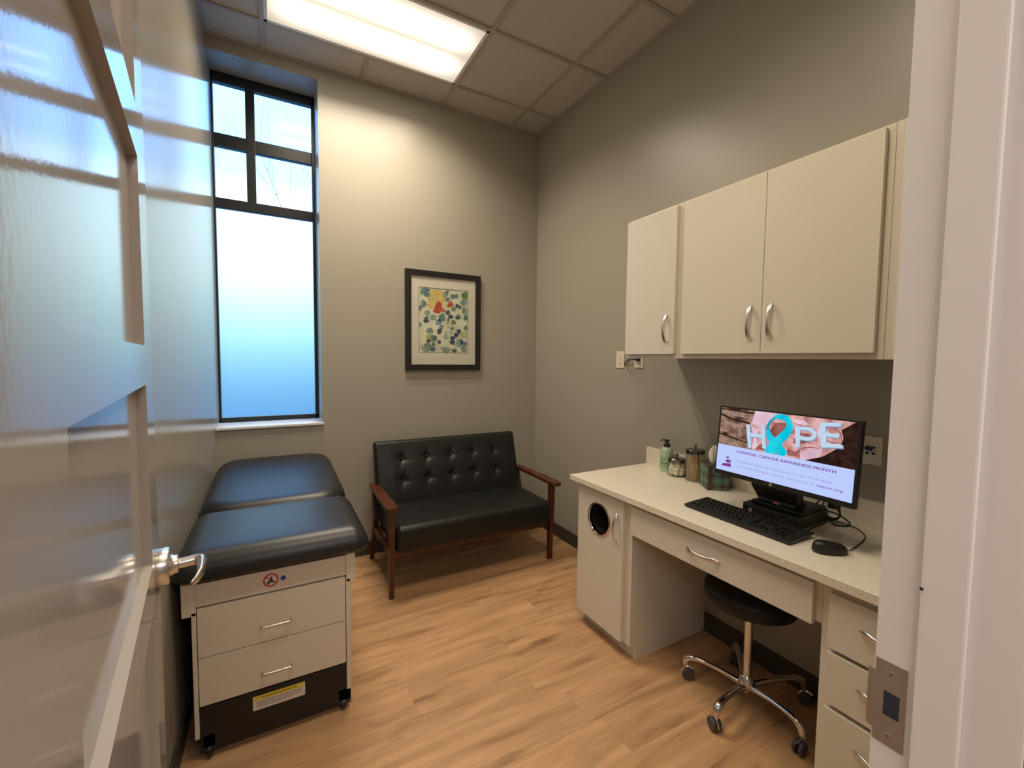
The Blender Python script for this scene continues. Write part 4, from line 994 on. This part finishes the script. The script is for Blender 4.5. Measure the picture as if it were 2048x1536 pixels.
# cables behind the monitor
mb = MB()
for k, P in enumerate(([(1.86, .90, .98), (1.90, .86, .96), (1.96, .84, .90), (2.00, .88, .862), (1.985, .93, .88)],
          [(1.84, .92, 1.0), (1.90, .90, 1.0), (1.95, .86, .965), (1.98, .85, .90), (2.01, .88, .855), (2.04, .96, .852)],
          [(1.99, .91, .885), (2.02, .89, .880), (2.035, .86, .865), (2.02, .83, .852), (1.98, .83, .851), (1.96, .86, .853), (1.985, .90, .872)],
          [(1.99, .96, .88), (2.04, .96, .90), (2.05, .94, .95), (2.0, .93, 1.0), (1.93, .94, 1.02)])):
    mb.sweep(smooth_path(P), .0032, mt='cord', n=8)
mb.box(1.955, 2.005, .855, .885, .912, .938, 'blackp', .006)
tag(mb.build('monitor_cables'), 'tangle of black cables behind the monitor', 'cable')

# ------------------------------------------------------------------ keyboard
KC = Vector((1.677, 1.062, CT)); kr = radians(-1.6)
kb = thing('computer_keyboard', 'black full-size keyboard lying askew in front of the monitor', 'keyboard', KC)
kR = Matrix.Rotation(kr, 4, 'Z')
def kp_(a, b, z): # a along the keyboard from user's left (+y) to right, b from user to back
    return tuple(KC+(kR @ Vector((b, -a, z))))
mb = MB(); KL, KD = .462, .152
mb.box(-KL/2, KL/2, -KD/2, KD/2, .004, .014, 'blackp', .003, tf=lambda p: kp_(p.x, p.y, p.z+(p.y+KD/2)*.06)); mb.build('case', kb)
for a in (-.2, .2):
    mb = MB(); mb.box(a-.012, a+.012, KD/2-.02, KD/2-.008, 0, .016, 'blackp', .001, tf=lambda p: kp_(p.x, p.y, p.z)); mb.build('foot', kb); mb = MB(); mb.box(a-.02, a+.02, -KD/2+.006, -KD/2+.014, 0, .006, 'rubber', tf=lambda p: kp_(p.x, p.y, p.z)); mb.build('foot', kb)
U = .0190
rows = [(5.35, [(0, 1)]+[(2+k, 1) for k in range(4)]+[(6.5+k, 1) for k in range(4)]+[(11+k, 1) for k in range(4)]+[(15.25+k, 1) for k in range(3)]),
        (4.0, [(k, 1) for k in range(13)]+[(13, 2)]+[(15.25+k, 1) for k in range(3)]+[(18.5+k, 1) for k in range(4)]),
        (3.0, [(0, 1.5)]+[(1.5+k, 1) for k in range(12)]+[(13.5, 1.5)]+[(15.25+k, 1) for k in range(3)]+[(18.5+k, 1) for k in range(3)]),
        (2.0, [(0, 1.75)]+[(1.75+k, 1) for k in range(11)]+[(12.75, 2.25)]+[(18.5+k, 1) for k in range(3)]),
        (1.0, [(0, 2.25)]+[(2.25+k, 1) for k in range(10)]+[(12.25, 2.75)]+[(16.25, 1)]+[(18.5+k, 1) for k in range(4)]),
        (0.0, [(0, 1.25), (1.25, 1.25), (2.5, 1.25), (3.75, 6.25), (10, 1.25), (11.25, 1.25), (13.75, 1.25)]+[(15.25+k, 1) for k in range(3)]+[(18.5, 2), (20.5, 1)])]
key_mesh = {}
def key(w):
    if w not in key_mesh:
        k = MB(); a, b = (w*U-.0022)/2, (U-.0022)/2; t = .0028
        P = [(-b, -a, 0), (b, -a, 0), (b, a, 0), (-b, a, 0), (-b+t*.7, -a+t, .0065), (b-t*.4, -a+t, .0075), (b-t*.4, a-t, .0075), (-b+t*.7, a-t, .0065)]
        k.poly(P, 'blackp', False, [(3, 2, 1, 0), (4, 5, 6, 7), (0, 1, 5, 4), (1, 2, 6, 5), (2, 3, 7, 6), (3, 0, 4, 7)])
        o = k.build('key'); key_mesh[w] = o; o.parent = kb
        return o
    o = key_mesh[w].copy(); COL.objects.link(o); return o
for (ry, ks) in rows:
    for (kx, kw) in ks:
        a = -KL/2+.013+(kx+kw/2)*U*1.02-.004; b = -KD/2+.018+(ry+.5)*U*.98
        o = key(kw); p = Vector(kp_(a, b, .0135+(b+KD/2)*.06))-KC
        o.location = p; o.rotation_euler = (0, -.06, kr)

# ------------------------------------------------------------------ mouse
ms = thing('computer_mouse', 'black wired computer mouse on the worktop near the doorway', 'mouse', (1.667, .738, CT))
def mouse():
    f = MB(); N = 28; lays = []; mc_ = Vector((1.664, .738, CT)); ang = radians(-68)
    ax = Vector((cos(ang), sin(ang), 0)); ay = Vector((-ax.y, ax.x, 0))  # ax: long axis, front of mouse toward +ax*-1
    ax = Vector((.80, -.60, 0)).normalized(); ay = Vector((-ax.y, ax.x, 0))
    for k in range(13):
        t = k/12; z = .002+.036*sin(t*pi/2); s_ = math.sqrt(max(1-t**2.6, 0))*(1.0-.02*t)
        if k == 0: s_ = .93
        lays.append((s_, z))
    P = []
    for s_, z in lays:
        for j in range(N):
            a = 2*pi*j/N; x = .056*cos(a); y = .032*sin(a)*(1-.10*cos(a))*(.93+.07*cos(2*a))
            P.append(tuple(mc_+ax*(x*s_-.004*(1-s_))+ay*(y*s_)+Vector((0, 0, z-.008*(s_*cos(a)+0)*(z/.038)*.8))))
    K = len(lays)
    F = [(i*N+j, i*N+(j+1) % N, (i+1)*N+(j+1) % N, (i+1)*N+j) for i in range(K-1) for j in range(N)]+[tuple(range(N-1, -1, -1)), tuple((K-1)*N+j for j in range(N))]
    f.poly(P, 'blackp', True, F); f.build('body', ms, sharp=radians(70))
    w = MB(); w.lathe(mc_+ax*.030+Vector((0, 0, .0275))-ay*.0035, [(.0001, 0), (.0075, 0), (.009, .0015), (.009, .0055), (.0075, .007), (.0001, .007)], 'rubber', 16, ay); w.build('scroll_wheel', ms)
    c = MB(); e_ = mc_+ax*.052+Vector((0, 0, .010))
    c.sweep(smooth_path([e_, (1.735, .708, CT+.006), (1.795, .716, CT+.003), (1.880, .729, CT+.003), (1.940, .748, CT+.003), (1.998, .800, CT+.003), (2.012, .860, CT+.003), (2.000, .905, CT+.003), (1.99, .94, CT+.005), (1.986, .95, CT+.02)]), .0019, mt='cord', n=8); c.build('cord', ms)
mouse()
c = MB(); c.sweep(smooth_path([(1.757, 1.03, CT+.0115), (1.80, .98, CT+.003), (1.832, .935, CT+.0025), (1.790, .882, CT+.0025), (1.80, .872, CT+.0025), (1.87, .886, CT+.0025), (1.95, .885, CT+.0025), (1.985, .882, CT+.02)]) if False else
        smooth_path([(1.768, .885, CT+.009), (1.775, .880, CT+.0025), (1.800, .876, CT+.0022), (1.85, .884, CT+.0022), (1.92, .884, CT+.0025), (1.988, .888, CT+.006)]), .0019, mt='cord', n=8); c.build('cord', kb)

# ------------------------------------------------------------------ counter supplies
sb = thing('soap_bottle', 'pale green pump soap bottle with a black pump by the backsplash', 'soap bottle', (2.028, 1.768, CT))
mb = MB(); c0 = (2.028, 1.768, CT)
mb.lathe(c0, [(.0001, .0002), (.034, .0002), (.038, .004), (.038, .120), (.035, .134), (.024, .144), (.0125, .148), (.0125, .152), (.0001, .152)], 'soap', 36, sx=.86, sy=1.0); bt_ = mb.build('bottle', sb)
mb = MB(); mb.lathe(c0, [(.0384, .022), (.0384, .092)], 'soaplabel', 36, sx=.862, sy=1.0); mb.f = mb.f[:-2]; mb.m = mb.m[:-2]; mb.smooth = mb.smooth[:-2]
mb.lathe(c0, [(.0386, .050), (.0386, .056)], 'soapband', 36, sx=.862, sy=1.0); mb.f = mb.f[:-2]; mb.m = mb.m[:-2]; mb.smooth = mb.smooth[:-2]
mb.build('label', sb)
mb = MB(); mb.lathe(c0, [(.0001, .148), (.018, .148), (.019, .150), (.019, .160), (.016, .164), (.007, .170), (.006, .186), (.0001, .186)], 'blackp', 24)
mb.box(2.016, 2.040, 1.758, 1.778, .176+CT, .190+CT, 'blackp', .004); mb.sweep([(2.028, 1.770, CT+.185), (2.022, 1.790, CT+.185), (2.017, 1.804, CT+.178)], .0042, mt='blackp', n=8); mb.build('pump', sb)

def jar(label, c, r, h, bulge, knob):
    j = thing('glass_jar', label, 'jar', (c[0], c[1], CT), 'glass supply jars on the worktop')
    mb = MB()
    if bulge: outer = [(.0001, .0002), (r*.92, .0002), (r, .006), (r, .05), (r*.93, .066), (r*.84, .078), (r*.84, h)]
    else: outer = [(.0001, .0002), (r*.97, .0002), (r, .004), (r, h)]
    inner = [(a-.0025 if a > .003 else a, max(z, .004)) for a, z in reversed(outer)]
    mb.lathe((c[0], c[1], CT), outer+inner, 'jar', 40); mb.build('glass', j)
    lr = r*.98 if not bulge else r*.93
    mb = MB(); mb.lathe((c[0], c[1], CT), [(lr-.003, h-.014), (lr, h-.014), (lr, h+.004), (lr-.004, h+.008), (.012, h+.0095), (.004, h+.011), (.0035, h+.020), (.008, h+.024), (.0085, h+.028), (.005, h+.031), (.0001, h+.032)], 'lid', 40); mb.f = [f for f in mb.f if len(f) == 4]; mb.m = mb.m[:len(mb.f)]; mb.smooth = mb.smooth[:len(mb.f)]
    mb.build('lid', j); return j
JC = (2.007, 1.672); JT = (2.012, 1.558)
jar('squat round glass jar of cotton balls with a chrome lid', JC, .053, .093, True, 0)
jar('tall glass jar of wooden applicators with a chrome lid', JT, .051, .165, False, 0)
rnd = random.Random(11); first = None
def cotton_ball():
    bm = bmesh.new(); bmesh.ops.create_icosphere(bm, subdivisions=3, radius=.0155)
    for v in bm.verts: v.co *= 1+.07*sin(v.co.x*600)*sin(v.co.y*520+1)*cos(v.co.z*480)
    me = bpy.data.meshes.new('cotton_ball'); bm.to_mesh(me); bm.free(); me.materials.append(M['cotton'])
    for p in me.polygons: p.use_smooth = True
    o = bpy.data.objects.new('cotton_ball', me); COL.objects.link(o); return tag(o, 'white cotton ball inside the squat glass jar', 'cotton ball', 'cotton balls in the squat glass jar')
spots = []
for lz, rr, n in ((.0195, .032, 7), (.0400, .033, 7), (.0600, .028, 6), (.0780, .024, 5)):
    for k in range(n): a = 2*pi*k/n+lz*50; spots.append((JC[0]+rr*cos(a), JC[1]+rr*sin(a), CT+lz))
    if lz < .08: spots.append((JC[0], JC[1], CT+lz))
cb0 = cotton_ball()
for i, p in enumerate(spots):
    o = cb0 if i == 0 else cb0.copy()
    if i: COL.objects.link(o)
    o.location = p; o.rotation_euler = (rnd.uniform(0, 6), rnd.uniform(0, 6), 0)
mb = MB(); mb.sweep([(0, 0, 0), (0, 0, .150)], .0019, mt='stick', n=6, upv=(1, 0, 0)); s0 = mb.build('wooden_applicator'); tag(s0, 'thin wooden applicator stick inside the tall glass jar', 'applicator stick', 'wooden applicators in the tall glass jar')
for i in range(38):
    o = s0 if i == 0 else s0.copy()
    if i: COL.objects.link(o)
    a = i*2.39996; r = .040*math.sqrt((i+.5)/38)
    b0 = Vector((JT[0]+r*cos(a), JT[1]+r*sin(a), CT+.006)); a2 = a+rnd.uniform(-.9, .9); r_ = min(.044, r+rnd.uniform(-.012, .006)); r_ = max(r_, 0)
    t0 = Vector((JT[0]+r_*cos(a2), JT[1]+r_*sin(a2), CT+.006+.148)); d = (t0-b0).normalized()
    o.location = b0; o.rotation_mode = 'QUATERNION'; o.rotation_quaternion = d.to_track_quat('Z', 'Y')

tb_ = thing('tissue_box', 'teal and brown patterned cube tissue box beside the monitor', 'tissue box', (1.995, 1.42, CT))
# front corner at (1.939,1.406), left corner (2.004,1.505), right corner (2.027,1.346)
fc, lc, rc_ = Vector((1.942, 1.404, 0)), Vector((2.003, 1.500, 0)), Vector((2.030, 1.347, 0))
ux = (rc_-fc).normalized(); uy_ = Vector((-ux.y, ux.x, 0)); 
if (lc-fc).dot(uy_) < 0: uy_ = -uy_
bw = .110
def tp(a, b, z): return tuple(fc+ux*a+uy_*b+Vector((0, 0, CT+z)))
# keep the box clear of the backsplash
mxx = max(Vector(tp(bw, 0, 0)).x, Vector(tp(bw, bw, 0)).x)
if mxx > 2.064: fc = fc-Vector((mxx-2.064, 0, 0))
mb = MB(); mb.box(0, bw, 0, bw, .0003, .127, 'tissuebox', .0015, tf=lambda p: tp(p.x, p.y, p.z)); mb.build('box', tb_)
mb = MB(); P = []; n = 20
cen = Vector(tp(bw*.46, bw*.52, 0)); cen.z = 0
for k, (r, z) in enumerate(((.012, .1275), (.016, .140), (.020, .160), (.0205, .182), (.015, .204), (.005, .218))):
    for j in range(n):
        a = 2*pi*j/n; rr = r*(1+.34*sin(4*a+k*.35)); P.append((cen.x+rr*cos(a)*.9, cen.y+rr*sin(a)*1.1, CT+z+.003*sin(3*a)))
F = [(i*n+j, i*n+(j+1) % n, (i+1)*n+(j+1) % n, (i+1)*n+j) for i in range(5) for j in range(n)]+[tuple(5*n+j for j in range(n))]
mb.poly(P, 'tissue', True, F); mb.build('tissue', tb_)
